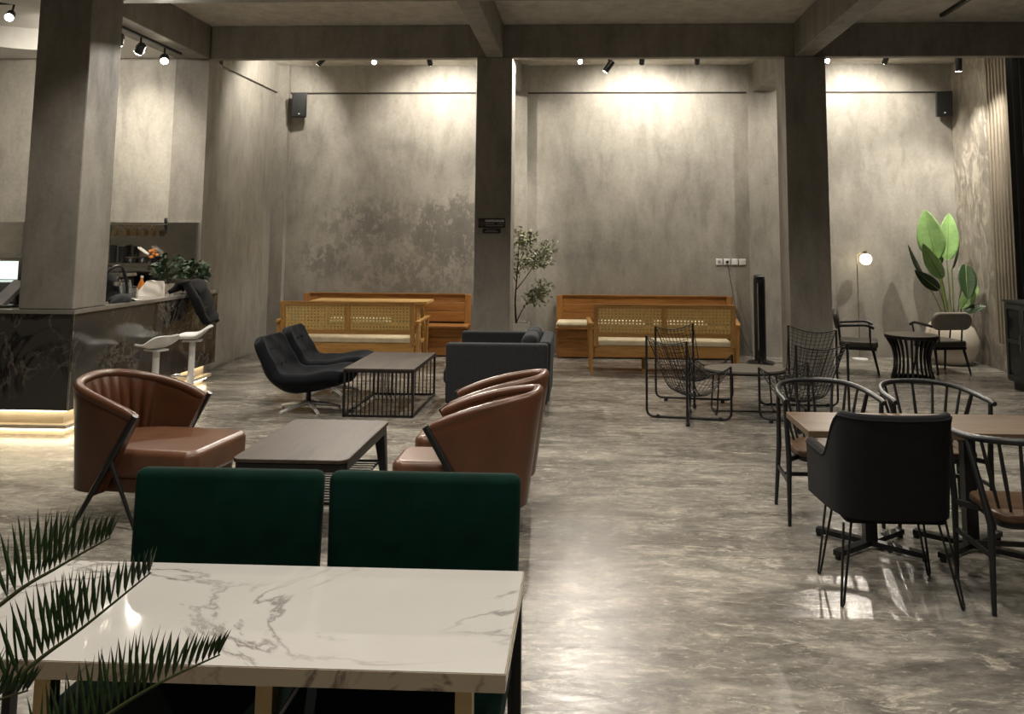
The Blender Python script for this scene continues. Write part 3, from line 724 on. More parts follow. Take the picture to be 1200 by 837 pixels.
# till screen and display case at the near end
t = thing('till_screen', 'grey till screen seen from behind, leaning on the bar by the column', 'screen', (-5.62, 7.82, BT), R(-35))
MB().box(-0.13, 0.13, -0.1, 0.1, 0.0, 0.015).build('base', M['dark_metal'], t)
MB().hexa([(-0.16, -0.13, 0.03), (0.16, -0.13, 0.03), (0.16, -0.09, 0.02), (-0.16, -0.09, 0.02)], [(-0.16, 0.07, 0.25), (0.16, 0.07, 0.25), (0.16, 0.1, 0.235), (-0.16, 0.1, 0.235)]).build('casing', plain('grey_casing', (0.28, 0.28, 0.29), 0.4), t)
MB().bar((0, 0.05, 0.014), (0, 0.03, 0.16), 0.06, 0.03).build('stand', M['dark_metal'], t)
t = thing('flower_pot', 'small orange and green table plant by the till screen', 'plant', (-6.02, 7.78, BT))
MB().lathe([(0.04, 0), (0.05, 0.07), (0.045, 0.07), (0.0, 0.06)], 16).build('pot', M['black_plastic'], t, smooth=True)
lf = MB(); random.seed(4)
for i in range(40):
    a = random.random()*6.28; d = V((math.cos(a), math.sin(a), random.uniform(.5, 2))).normalized(); s = d.orthogonal().normalized()
    c = V((0, 0, 0.06)); l = random.uniform(.06, .13)
    lf.add([c, c+d*l*.6+s*.014, c+d*l, c+d*l*.6-s*.014], [(0, 1, 2, 3)])
lf.build('leaves', M['bush'], t)
m1 = MB().lathe([(0.0, -0.012), (0.02, -0.006), (0.026, 0.006), (0, 0.014)], 8).mesh('blossom', M['orange'], True)
for i in range(6):
    a = i*1.05; inst(m1, 'blossom', t, (0.05*math.cos(a), 0.05*math.sin(a), 0.13+0.02*(i % 3)))
t = thing('display_case', 'lit glass display case on the work counter beside the column', 'display case', (-7.75, 10.5, 0.9))
MB().box(-0.55, 0.5, -0.3, 0.25, 0.0, 0.1).build('base', M['navy_panel'], t)
MB().box(-0.55, 0.5, -0.3, 0.25, 0.62, 0.66).build('roof', M['steel'], t)
MB().box(-0.5, 0.45, 0.2, 0.22, 0.36, 0.6).build('light_panel', M['screen_blue'], t)
MB().box(-0.55, 0.5, -0.3, -0.29, 0.1, 0.62).build('front_pane', M['glass'], t)
MB().box(-0.52, 0.47, -0.25, 0.2, 0.34, 0.352).build('shelf', M['glass'], t)
for x in (-0.55, 0.48): MB().box(x, x+0.02, -0.29, 0.25, 0.1, 0.62).build('side_post', M['steel'], t)
MB().box(-0.5, 0.46, 0.21, 0.23, 0.1, 0.34).build('back_panel', M['navy_panel'], t)

# ================================================================== WALL THINGS
def speaker(loc, rz, label):
    t = thing('wall_loudspeaker', label, 'loudspeaker', loc, rz, 'black wall loudspeakers')
    MB().hexa([(-0.12, -0.10, -0.2), (0.12, -0.10, -0.2), (0.1, 0.1, -0.18), (-0.1, 0.1, -0.18)], [(-0.12, -0.17, 0.2), (0.12, -0.17, 0.2), (0.1, 0.03, 0.22), (-0.1, 0.03, 0.22)]).build('cabinet', M['black_plastic'], t, bevel=0.015)
    MB().hexa([(-0.105, -0.112, -0.18), (0.105, -0.112, -0.18), (0.105, -0.105, -0.18), (-0.105, -0.105, -0.18)], [(-0.105, -0.178, 0.18), (0.105, -0.178, 0.18), (0.105, -0.171, 0.18), (-0.105, -0.171, 0.18)]).build('grille', M['dark_metal'], t)
    MB().box(-0.012, 0.012, -0.128, -0.122, -0.15, -0.135).build('badge', M['sign_white'], t)
    MB().box(-0.03, 0.03, 0.05, 0.2, -0.03, 0.03).box(-0.05, 0.05, 0.185, 0.2, -0.09, 0.09).build('bracket', M['black_metal'], t)
speaker((-4.76, 13.2, 4.02), R(18), 'black wall loudspeaker high in the corner above the first rattan bench')
speaker((5.78, 13.2, 4.03), R(-12), 'black wall loudspeaker high above the broad leaved plant')
t = thing('wall_sign', 'black sign board with a white banner on the middle column', 'sign', (-1.225, 10.708, 2.048))
MB().box(-0.178, 0.178, 0.0, 0.01, -0.061, 0.061).build('board', M['black_plastic'], t)
MB().box(-0.085, 0.165, -0.003, 0, 0.015, 0.042).build('banner', M['sign_white'], t)
gl = MB()
for row, z in ((0, -0.009), (1, -0.035)):
    x = -0.082; random.seed(row+2)
    while x < 0.155:
        w = random.uniform(0.008, 0.02)
        if not (row == 0 and 0.035 < x < 0.075): gl.box(x, min(x+w, 0.165), -0.002, 0, z-0.006, z+0.006)
        x += w + 0.005
gl.build('small_print', M['sign_grey'], t)
bd = MB(); x = -0.078; random.seed(9)
while x < 0.15:
    w = random.uniform(.01, .022); bd.box(x, x+w, -0.0045, -0.003, 0.021, 0.036); x += w+.006
bd.build('banner_print', M['sign_grey'], t)
MB().tube(arc((-0.132, -0.002, 0.0), 0.034, 0, 2*PI, 20, (1, 0, 0), (0, 0, 1)), 0.003, 6).box(-0.145, -0.119, -0.003, 0, -0.012, 0.01).build('pictogram', M['sign_red'], t)
t = thing('wall_sign', 'small black plate with one line of print under the larger sign', 'sign', (-1.225, 10.708, 1.943))
MB().box(-0.12, 0.12, 0.0, 0.01, -0.03, 0.03).build('board', M['black_plastic'], t)
gl = MB(); random.seed(7)
for z, lim in ((0.009, 0.07), (-0.009, 0.09)):
    x = -lim
    while x < lim-0.01:
        w = random.uniform(0.008, 0.018); gl.box(x, x+w, -0.002, 0, z-0.005, z+0.005); x += w+0.004
gl.build('small_print', M['sign_grey'], t)
names = ['leftmost of four, empty socket', 'second of four, holding a black plug', 'third of four, a white rocker switch', 'rightmost of four, a white rocker switch']
for i in range(4):
    t = thing('wall_socket', 'square white wall plate, ' + names[i], 'socket', (2.19+i*0.125, 13.385, 1.488))
    MB().box(-0.052, 0.052, 0.0, 0.015, -0.05, 0.05).build('plate', M['white_plastic'], t, bevel=0.006)
    if i < 2:
        MB().tube([(0, -0.001, 0), (0, -0.005, 0)], 0.026, 18).build('outlet', M['sign_grey'] if i == 0 else M['white_plastic'], t, smooth=True)
        if i == 1: MB().tube([(0, -0.006, 0), (0, -0.04, 0)], 0.022, 14).build('plug', M['black_plastic'], t, smooth=True)
    else: MB().box(-0.03, 0.03, -0.006, 0, -0.035, 0.035).build('rocker', M['white_plastic'], t)

# ================================================================== SEATING GROUPS
def arcmap(path):
    """arc length parameter -1..1 -> t"""
    N = 400; acc = [0.0]; ts = [-1 + 2*i/N for i in range(N+1)]
    for i in range(N):
        a = V((*path(ts[i], 0.6), 0)); b = V((*path(ts[i+1], 0.6), 0)); acc.append(acc[-1] + (b-a).length)
    def f(s):
        if s <= -1: return -1.0
        if s >= 1: return 1.0
        q = (s+1)/2*acc[-1]; lo, hi = 0, N
        while hi-lo > 1:
            m = (lo+hi)//2
            if acc[m] <= q: lo = m
            else: hi = m
        return ts[lo] + (ts[hi]-ts[lo])*(q-acc[lo])/max(1e-9, acc[hi]-acc[lo])
    return f
def ushell(mb, path, ztop, zbot, th, nt=56, nz=7, inner=None):
    """curved shell: path(t, z) gives the outer plan point for t in -1..1"""
    loops = []; rm_ = arcmap(path)
    for i in range(nt+1):
        sv = -1 + 2*i/nt; t = rm_(sv)
        zt = ztop(sv); lp_o = []; lp_i = []
        for k in range(nz+1):
            z = zbot + (zt-zbot)*k/nz
            p = V((*path(t, z), z)); e = 0.01
            q = V((*path(min(1, t+e), z), z)) - V((*path(max(-1, t-e), z), z))
            n = V((-q.y, q.x, 0)).normalized()
            w = th if inner is None else th + inner(sv, k/nz)
            lp_o.append(p); lp_i.append(p + n*w)
        a, b = lp_o[-1], lp_i[-1]; m = (a+b)/2; hw = (b-a)/2
        top = [m - hw*math.cos(f) + V((0, 0, 1))*hw.length*0.9*math.sin(f) for f in (PI*0.2, PI*0.4, PI*0.6, PI*0.8)]
        loops.append(lp_o + top + lp_i[::-1])
    w = len(loops[0]); vs = [p for l in loops for p in l]; fs = []
    for i in range(nt):
        for k in range(w):
            l = (k+1) % w
            fs.append((i*w+k, (i+1)*w+k, (i+1)*w+l, i*w+l))
    fs.append(tuple(range(w))); fs.append(tuple(nt*w+k for k in range(w))[::-1])
    mb.add(vs, fs); return loops

def leather_chair(label, loc, rz, W, D=0.88, ridges=6, s=1.0):
    t = thing('leather_armchair', label, 'armchair', loc, rz, 'brown leather armchairs')
    def path(u, z):
        a = u*PI/2
        x0 = (0.89-z)*0.13*s; xe = (0.66 - (0.68-z)*0.50)*s
        c = abs(math.cos(a))**0.72; sn = math.copysign(abs(math.sin(a))**0.62, a)
        return (x0 + (xe-x0)*(1-c), -W/2*(0.90+0.12*z)*sn)
    zt = lambda u: 0.66 + 0.20*(1-abs(u)**1.7)
    inn = lambda u, v: 0.042*(abs(math.sin(ridges*PI*(u+0.56)/1.12))**0.55)*ss(0.58, 0.54, abs(u))*(math.sin(PI*min(1, 0.12+v*0.88))**0.6)
    mb = MB(); ushell(mb, path, zt, 0.20, 0.055, 220, 8, inn)
    mb.build('shell', M['leather'], t, smooth=True, ang=60)
    # rolled rim
    rp = []; rmf = arcmap(path)
    for i in range(41):
        z = zt(-1+2*i/40); u = rmf(-1+2*i/40); x, y = path(u, z); x2, y2 = path(min(1, u+.01), z); x1, y1 = path(max(-1, u-.01), z)
        n = V((-(y2-y1), x2-x1, 0)).normalized(); rp.append(V((x, y, z)) + n*0.03 + V((0, 0, 0.012)))
    MB().tube(rp, [0.026]+[0.034]*39+[0.026], 10).build('rim_roll', M['leather'], t, smooth=True)
    # seat cushion
    hw = W/2-0.075
    MB().prism([(0.10, 0.0), (0.12, -hw*0.45), (0.2, -hw*0.8), (0.34, -hw), (D-0.07, -hw), (D-0.02, -hw+0.02), (D, -hw+0.07), (D, hw-0.07), (D-0.02, hw-0.02), (D-0.07, hw), (0.34, hw), (0.2, hw*0.8), (0.12, hw*0.45)], 0.28, 0.47).build('seat_cushion', M['leather_pale'], t, bevel=0.045, seg=4)
    MB().prism(rrect(0.2*s, D-0.06, -hw+0.03, hw-0.03, 0.12, 5), 0.19, 0.285).build('seat_base', M['leather'], t, bevel=0.01)
    for sg in (-1, 1):
        y = sg*W/2*1.0
        tip = V((0.665*s, y*0.985, 0.70)); foot = V((0.27*s, y*1.03, 0.0)); mid = tip*0.5 + foot*0.5
        MB().tube([foot, mid, tip], [0.013, 0.021, 0.021], 8).build('leg', M['black_metal'], t, smooth=True)
        MB().tube([tip*0.6+foot*0.4, V((0.70*s, y*0.97, 0.0))], [0.015, 0.011], 8).build('leg', M['black_metal'], t, smooth=True)
    MB().tube([(0.36*s, -W/2, 0.19), (0.36*s, W/2, 0.19)], 0.012, 8).build('crossbar', M['black_metal'], t, smooth=True)
    return t
leather_chair('wide brown leather armchair with fluted back, nearest the bar counter', (-3.47, 5.71, 0), R(-7), 0.84, 1.03, 10, 0.98)
leather_chair('brown leather armchair seen from its side behind the right green chair', (-0.26, 5.34, 0), R(180), 0.56, 0.94, 8, 1.07)
leather_chair('brown leather armchair next to the grey sofa, behind its twin', (-0.25, 5.98, 0), R(180), 0.56, 0.94, 8, 1.07)

# coffee table
t = thing('coffee_table', 'low rounded coffee table with dark wood top and wire shelf', 'coffee table', (-1.825, 5.66, 0))
MB().prism(rrect(-0.365, 0.365, -0.56, 0.56, 0.06), 0.455, 0.48).build('top', M['walnut_top'], t, bevel=0.006)
MB().prism(rrect(-0.355, 0.355, -0.55, 0.55, 0.055), 0.40, 0.454).build('apron', M['black_metal'], t, bevel=0.006)
for sx in (-1, 1):
    for sy in (-1, 1):
        a = (0.31*sx, 0.49*sy); b = (0.345*sx, 0.535*sy)
        MB().hexa([(b[0]-.02, b[1]-.02, 0), (b[0]+.02, b[1]-.02, 0), (b[0]+.02, b[1]+.02, 0), (b[0]-.02, b[1]+.02, 0)],
                  [(a[0]-.04, a[1]-.045, .41), (a[0]+.04, a[1]-.045, .41), (a[0]+.04, a[1]+.045, .41), (a[0]-.04, a[1]+.045, .41)]).build('leg', M['black_metal'], t, bevel=0.006)
sh = MB().tube([(x, y, 0.2) for x, y in ((-.31, -.5), (.31, -.5), (.31, .5), (-.31, .5))], 0.009, 6, closed=True).build('wire_shelf', M['black_metal'], t, smooth=True)
rm = MB().tube([(-0.31, 0, 0.2), (0.31, 0, 0.2)], 0.0045, 6).mesh('rod', M['black_metal'], True)
for i in range(18): inst(rm, 'rod', sh, (0, -0.47+i*0.0553, 0))

# barred cube table
t = thing('cage_table', 'black cage side table with upright bars by the swivel chairs', 'coffee table', (-2.13, 9.13, 0))
MB().box(-0.37, 0.37, -0.62, 0.62, 0.475, 0.492).build('top', M['walnut_top'], t)
for sy in (-1, 1):
    y = 0.605*sy
    MB().bar((-0.36, y, 0.463), (0.36, y, 0.463), 0.022).bar((-0.36, y, 0.012), (0.36, y, 0.012), 0.022).bar((-0.36, y, 0.0), (-0.36, y, 0.474), 0.022).bar((0.36, y, 0), (0.36, y, 0.474), 0.022).build('end_frame', M['black_metal'], t)
for sx in (-1, 1): MB().bar((0.36*sx, -0.6, 0.463), (0.36*sx, 0.6, 0.463), 0.022).bar((0.36*sx, -0.6, 0.012), (0.36*sx, 0.6, 0.012), 0.022).build('side_rail', M['black_metal'], t)
rm = MB().bar((0, 0, 0.02), (0, 0, 0.455), 0.0115).mesh('upright', M['black_metal'])
for sy in (-1, 1):
    for i in range(15): inst(rm, 'upright', t, (-0.36+0.72*(i+1)/16, 0.605*sy, 0))

def swivel(label, loc, rz):
    t = thing('swivel_chair', label, 'armchair', loc, rz, 'navy swivel lounge chairs')
    pr_ = spline([(-0.44, 0, 0.80), (-0.41, 0, 0.70), (-0.345, 0, 0.55), (-0.27, 0, 0.42), (-0.15, 0, 0.345), (0.02, 0, 0.35), (0.25, 0, 0.395), (0.42, 0, 0.43), (0.49, 0, 0.43)], 5)
    n = len(pr_)-1
    def f(u, v):
        k = u*n; i = min(int(k), n-1); p = pr_[i].lerp(pr_[i+1], k-i); q = (v-0.5)*2
        w = 0.30*(1-0.24*ss(0.3, 0, u)*abs(q)**1 - 0.0)
        w = 0.30 - 0.05*ss(0.10, 0.0, u) - 0.03*ss(0.85, 1.0, u)
        wing = 0.10*abs(q)**3*math.sin(PI*min(1, max(0, u*1.02)))**0.8
        nx = ss(0.6, 0.2, u)
        tuft = 0.007*(math.sin(u*26)*math.cos(q*7))*ss(0.0, 0.1, u)*ss(1.0, 0.85, u)
        return (p.x + (wing*0.85+tuft)*nx - 0.03*(1-nx)*0, w*q, p.z + wing*(1-nx*0.7) + tuft*(1-nx))
    th = lambda u, v: 0.11 + 0.05*math.sin(PI*u)*(1-(2*v-1)**2)
    MB().sheet(f, 40, 18, th).build('shell', M['navy'], t, smooth=True, ang=180, sub=1)
    b0 = MB().lathe([(0.0, -0.006), (0.016, 0.0), (0.0, 0.006)], 10).mesh('button', M['navy'], True)
    for u in (0.16, 0.3):
        for v in (0.3, 0.5, 0.7): inst(b0, 'button', t, V(f(u, v)) + V((0.008, 0, 0)), (0, R(60), 0))
    MB().tube([(0, 0, 0.05), (0, 0, 0.25)], [0.03, 0.024], 12).build('column', M['black_metal'], t, smooth=True)
    for k in range(5):
        a = R(20+72*k); d = V((math.cos(a), math.sin(a), 0))
        lg = MB().tube([d*0.02+V((0, 0, 0.075)), d*0.18+V((0, 0, 0.055)), d*0.34+V((0, 0, 0.022))], [0.026, 0.02, 0.016], 8).build('star_leg', M['bright_chrome'], t, smooth=True)
        MB().lathe([(0.018, 0), (0.018, 0.014), (0.01, 0.018)], 12, tuple(d*0.33)).build('glide', M['chrome'], lg, smooth=True)
    return t
swivel('dark navy swivel lounge chair with chrome star base, nearer the leather armchair', (-2.97, 8.84, 0), R(-2))
swivel('dark navy swivel lounge chair with chrome star base, nearer the rattan bench', (-3.04, 9.8, 0), R(4))

# sofa
t = thing('sofa', 'charcoal two seat sofa seen from its arm beside the middle column', 'sofa', (-0.9, 9.22, 0))
for sy in (-1, 1):
    MB().box(-0.55, 0.52, min(sy*0.63, sy*0.49), max(sy*0.63, sy*0.49), 0.13, 0.75).build('arm', M['grey_fabric'], t, bevel=0.03, seg=3)
MB().hexa([(0.38, -0.49, 0.13), (0.53, -0.49, 0.13), (0.53, 0.49, 0.13), (0.38, 0.49, 0.13)], [(0.42, -0.49, 0.76), (0.55, -0.49, 0.76), (0.55, 0.49, 0.76), (0.42, 0.49, 0.76)]).build('back_panel', M['grey_fabric'], t, bevel=0.03, seg=3)
MB().box(-0.53, 0.4, -0.49, 0.49, 0.13, 0.3).build('base', M['grey_fabric'], t, bevel=0.015)
for sy in (-1, 1):
    y0, y1 = (0.005, 0.485) if sy > 0 else (-0.485, -0.005)
    MB().box(-0.6, 0.3, y0, y1, 0.3, 0.47).build('seat_cushion', M['grey_fabric'], t, bevel=0.05, seg=4)
    MB().hexa([(0.18, y0, 0.46), (0.39, y0, 0.46), (0.39, y1, 0.46), (0.18, y1, 0.46)], [(0.24, y0, 0.83), (0.41, y0, 0.83), (0.41, y1, 0.83), (0.24, y1, 0.83)]).build('back_cushion', M['grey_fabric'], t, bevel=0.07, seg=5)
for sx in (-0.46, 0.47):
    for sy in (-0.56, 0.56):
        lg = MB().tube([(sx, sy, 0.05), (sx, sy, 0.14)], [0.021, 0.024], 12).build('leg', M['black_metal'], t, smooth=True)
        MB().tube([(sx, sy, 0.0), (sx, sy, 0.055)], [0.02, 0.02], 12).build('foot_cap', M['chrome'], lg, smooth=True)

# ------------------------------------------------------------------ timber benches
def wall_bench(label, x0, x1, gaps, cushions):
    w = x1-x0; t = thing('wall_bench', label, 'bench', ((x0+x1)/2, 13.05, 0), 0, 'orange timber wall benches')
    hx = w/2
    for k, (z0, z1, yb) in enumerate(((0.50, 0.66, 0.20), (0.664, 0.80, 0.225), (0.804, 0.925, 0.245))):
        MB().box(-hx+0.10, hx-0.10, yb, yb+0.025, z0, z1).build('back_plank', M['teak_x'], t, bevel=0.004)
    for s in (-1, 1):
        MB().hexa([(s*hx-0.1*(s > 0), 0.17, 0), (s*hx+0.1*(s < 0), 0.17, 0), (s*hx+0.1*(s < 0), 0.3, 0), (s*hx-0.1*(s > 0), 0.3, 0)],
                  [(s*hx-0.1*(s > 0), 0.235, 0.935), (s*hx+0.1*(s < 0), 0.235, 0.935), (s*hx+0.1*(s < 0), 0.3, 0.935), (s*hx-0.1*(s > 0), 0.3, 0.935)]).build('end_post', M['teak_z'], t, bevel=0.004)
    MB().box(-hx+0.1, hx-0.1, 0.23, 0.3, 0.926, 0.945).build('cap_rail', M['teak_x'], t)
    for k in range(3):
        MB().box(-hx, hx, -0.26+k*0.145, -0.26+k*0.145+0.141, 0.44, 0.475).build('seat_plank', M['teak_x'], t, bevel=0.004)
    for k in range(3):
        MB().box(-hx+0.03, hx-0.03, -0.22, -0.195, 0.02+k*0.14, 0.02+k*0.14+0.136).build('front_plank', M['teak_x'], t, bevel=0.004)
    MB().box(-hx+0.04, hx-0.04, -0.19, 0.16, 0.0, 0.43).build('carcass', M['dark_gap'], t)
    return t
wall_bench('long orange timber bench against the stained wall', -4.6, -1.84, 0, 0)
wall_bench('long orange timber bench against the wall below the sockets', -0.45, 2.38, 0, 0)
def cushion(label, loc, sx, sy, h, mat='cream', rz=0):
    t = thing('seat_cushion', label, 'cushion', loc, rz)
    MB().prism(rrect(-sx, sx, -sy, sy, 0.05), 0.001, h).build('pad', M[mat], t, bevel=h*0.42, seg=4)
    MB().tube([(x, y, h*0.5) for x, y in rrect(-sx-0.002, sx+0.002, -sy-0.002, sy+0.002, 0.05)], 0.006, 6, closed=True).build('piping', M[mat], t, smooth=True)
cushion('creased cream seat pad at the sofa end of the socket wall bench', (-0.16, 13.0, 0.475), 0.27, 0.19, 0.09)
cushion('second cream seat pad on the socket wall bench, behind the rattan back', (0.55, 13.0, 0.475), 0.4, 0.19, 0.09)
cushion('third cream seat pad, fan end of the socket wall bench', (1.5, 13.0, 0.475), 0.4, 0.19, 0.09)
cushion('cream seat pad on the bench against the stained wall', (-3.6, 13.0, 0.475), 0.5, 0.19, 0.09)

def rattan_bench(label, loc, W, rz=0):
    """backrest towards the viewer (-y), seat opening to +y"""
    t = thing('rattan_bench', label, 'bench', loc, rz, 'rattan backed benches')
    hx = W/2; zb, zt = 0.50, 0.955
    y = lambda z: -0.02 - 0.12*(z-0.45)
    def rail(z0, z1, x0, x1, nm, mt, th=0.035):
        MB().hexa([(x0, y(z0), z0), (x1, y(z0), z0), (x1, y(z0)+th, z0), (x0, y(z0)+th, z0)], [(x0, y(z1), z1), (x1, y(z1), z1), (x1, y(z1)+th, z1), (x0, y(z1)+th, z1)]).build(nm, M[mt], t, bevel=0.004)
    rail(zt-0.055, zt, -hx, hx, 'top_rail', 'teak_light'); rail(zb, zb+0.06, -hx+0.06, hx-0.06, 'bottom_rail', 'teak_light')
    for s in (-1, 1): rail(0.38, zt-0.055, min(s*hx, s*(hx-0.065)), max(s*hx, s*(hx-0.065)), 'stile', 'teak_light_z', 0.04)
    rail(zb+0.06, zt-0.055, -0.04, 0.04, 'centre_stile', 'teak_light_z')
    for s in (-1, 1):
        x0, x1 = (0.04, hx-0.065) if s > 0 else (-hx+0.065, -0.04)
        z0, z1 = zb+0.06, zt-0.055
        mb = MB(); nx, nz = 18, 8
        for i in range(nx):
            a = x0+(x1-x0)*(i+0.22)/nx; b = x0+(x1-x0)*(i+0.78)/nx
            mb.hexa([(a, y(z0)+.014, z0), (b, y(z0)+.014, z0), (b, y(z0)+.017, z0), (a, y(z0)+.017, z0)], [(a, y(z1)+.014, z1), (b, y(z1)+.014, z1), (b, y(z1)+.017, z1), (a, y(z1)+.017, z1)])
        for k in range(nz):
            a = z0+(z1-z0)*(k+0.22)/nz; b = z0+(z1-z0)*(k+0.78)/nz
            mb.hexa([(x0, y(a)+.0175, a), (x1, y(a)+.0175, a), (x1, y(a)+.0205, a), (x0, y(a)+.0205, a)], [(x0, y(b)+.0175, b), (x1, y(b)+.0175, b), (x1, y(b)+.0205, b), (x0, y(b)+.0205, b)])
        mb.build('cane_panel', M['cane'], t)
    MB().box(-hx+0.02, hx-0.02, 0.04, 0.075, 0.23, 0.37).build('seat_rail', M['teak_light'], t, bevel=0.004)
    MB().box(-hx+0.02, hx-0.02, 0.50, 0.535, 0.23, 0.37).build('seat_rail', M['teak_light'], t, bevel=0.004)
    MB().box(-hx+0.03, hx-0.03, 0.076, 0.499, 0.33, 0.36).build('seat_deck', M['teak_light'], t)
    MB().box(-hx+0.05, hx-0.05, 0.04, 0.53, 0.372, 0.455).build('seat_pad', M['cream'], t, bevel=0.025, seg=3)
    for s in (-1, 1):
        xo = s*(hx+0.035)
        MB().hexa([(xo-.03, -0.06, 0.655), (xo+.03, -0.06, 0.655), (xo+.03+s*.05, 0.52, 0.685), (xo-.03+s*.05, 0.52, 0.685)], [(xo-.03, -0.06, 0.69), (xo+.03, -0.06, 0.69), (xo+.03+s*.05, 0.52, 0.72), (xo-.03+s*.05, 0.52, 0.72)]).build('arm', M['teak_light'], t, bevel=0.006)
        MB().bar((xo-s*.005, 0.06, 0), (xo, 0.0, 0.655), 0.04, 0.055).build('leg', M['teak_light_z'], t)
        MB().bar((xo+s*.015, 0.47, 0), (xo+s*.045, 0.47, 0.685), 0.04, 0.055).build('leg', M['teak_light_z'], t)
    for xk in (-hx*0.28,): MB().box(xk-0.025, xk+0.025, 0.26, 0.31, 0.0, 0.33).build('leg', M['teak_light_z'], t)
    return t
rattan_bench('rattan backed timber bench facing the stained wall', (-3.31, 11.42, 0), 1.9)
rattan_bench('rattan backed timber bench behind the wire chairs, facing the socket wall', (1.1, 11.42, 0), 1.94, R(-1))
# table between the benches
t = thing('bench_table', 'pale timber table between the rattan bench and the stained wall', 'table', (-3.22, 12.42, 0))
MB().box(-0.9, 0.88, -0.27, 0.27, 0.86, 0.9).build('top', M['pine'], t, bevel=0.004)
for sx in (-1, 1):
    for sy in (-1, 1): MB().bar((sx*0.78, sy*0.24, 0), (sx*0.72, sy*0.14, 0.86), 0.05, 0.05).build('leg', M['pine'], t)
    MB().bar((sx*0.76, -0.2, 0.3), (sx*0.76, 0.2, 0.3), 0.04).build('stretcher', M['pine'], t)
    MB().bar((sx*0.725, -0.16, 0.8), (sx*0.725, 0.16, 0.8), 0.04).build('stretcher', M['pine'], t)

# ------------------------------------------------------------------ wire chairs
def wire_chair(label, c, head):
    t = thing('wire_chair', label, 'wire chair', (c[0], c[1], 0), R(head), 'black wire mesh chairs')
    a = 0.305; LT, FT = 0.84, 0.545
    for s, dz in ((1, 0.0), (-1, 0.024)):
        p = rpoly([(-a, s*a, LT), (-a, s*a, 0.014+dz), (a, -s*a, 0.014+dz), (a, -s*a, FT)], 0.08, 6)
        hp = MB().tube(p, 0.0125, 10).build('hoop', M['black_metal'], t, smooth=True)
        for q in (0.13, 0.87):
            x = -a+2*a*q; y = s*a*(1-2*q)
            MB().lathe([(0.022, 0.0), (0.022, 0.03), (0.015, 0.036)], 10, (x, y, 0)).build('foot', M['black_plastic'], hp, smooth=True)
    pf = spline([(-a, 0, LT), (-0.2, 0, 0.58), (-0.1, 0, 0.34), (0.0, 0, 0.27), (0.12, 0, 0.33), (a, 0, FT)], 6)
    n = len(pf)-1
    def f(u, v):
        k = u*n; i = min(int(k), n-1); p = pf[i].lerp(pf[i+1], k-i); q = (v-0.5)*2
        w = a*(1-0.30*math.sin(PI*u)**1.2)
        sag = (1-q*q)
        return V((p.x - 0.02*sag*ss(0.5, 0, u), w*q, p.z - 0.055*sag*(1-0.4*math.sin(PI*u)) - 0.05*sag*ss(0.6, 1, u)))
    mb = MB()
    for j in range(1, 10): mb.tube([f(i/24, j/10) for i in range(25)], 0.0034, 4, caps=False)
    for i in range(1, 34): mb.tube([f(i/34, j/10) for j in range(11)], 0.0030, 4, caps=False)
    mb.build('wire_mesh', M['black_metal'], t, smooth=True)
    per = [f(0, j/12) for j in range(13)] + [f(i/24, 1) for i in range(1, 25)] + [f(1, 1-j/12) for j in range(1, 13)] + [f(1-i/24, 0) for i in range(1, 24)]
    MB().tube(per, 0.006, 6, closed=True).build('edge_wire', M['black_metal'], t, smooth=True)
wire_chair('black wire mesh chair with its back to the camera, left of the oval table', (1.08, 8.66), 36)
wire_chair('black wire mesh chair between the oval table and the rattan bench', (1.255, 9.57), -52)
wire_chair('black wire mesh chair right behind the spindle back dining chair', (2.19, 8.42), 113)
wire_chair('black wire mesh chair nearest the second column', (2.4, 9.42), -136)
t = thing('oval_table', 'low oval grey topped table on thin black hoops between wire chairs', 'table', (1.73, 9.04, 0))
pl = [(0.43*math.cos(2*PI*i/40), 0.30*math.sin(2*PI*i/40)) for i in range(40)]
MB().prism(pl, 0.452, 0.47).build('top', M['grey_top'], t)
MB().prism([(x*1.01, y*1.01) for x, y in pl], 0.43, 0.4515).build('rim', M['black_metal'], t)
for s in (-1, 1): MB().tube(rpoly([(s*0.30, -0.17, 0.43), (s*0.33, -0.2, 0.012), (s*0.33, 0.2, 0.012), (s*0.30, 0.17, 0.43)], 0.06, 6), 0.009, 8).build('hoop_leg', M['black_metal'], t, smooth=True)
MB().tube([(-0.33, 0, 0.012), (0.33, 0, 0.012)], 0.008, 8).build('floor_bar', M['black_metal'], t, smooth=True)

# ------------------------------------------------------------------ tower fan and its cord
t = thing('tower_fan', 'tall black tower fan standing in front of the back wall', 'fan', (2.66, 12.6, 0), R(8))
MB().lathe([(0.2, 0), (0.2, 0.018), (0.17, 0.03), (0.07, 0.045), (0.0, 0.045)], 32).build('base', M['black_plastic'], t, smooth=True)
MB().prism(rrect(-0.085, 0.085, -0.075, 0.085, 0.07), 0.045, 1.26).build('tower', M['black_plastic'], t, smooth=True)
MB().hexa([(-0.08, -0.07, 1.262), (0.08, -0.07, 1.262), (0.08, 0.08, 1.262), (-0.08, 0.08, 1.262)], [(-0.065, -0.04, 1.325), (0.065, -0.04, 1.315), (0.065, 0.06, 1.315), (-0.065, 0.06, 1.325)]).build('head', M['black_plastic'], t, bevel=0.03, seg=4)
gm = MB().box(-0.05, 0.05, -0.082, -0.077, -0.003, 0.003).mesh('grille_slat', M['dark_metal'])
for i in range(46): inst(gm, 'grille_slat', t, (0, 0, 0.2+i*0.021))
MB().box(-0.062, -0.053, -0.083, -0.077, 0.2, 1.2).build('grey_strip', M['sign_grey'], t)  # narrow grey strip up one side of the front
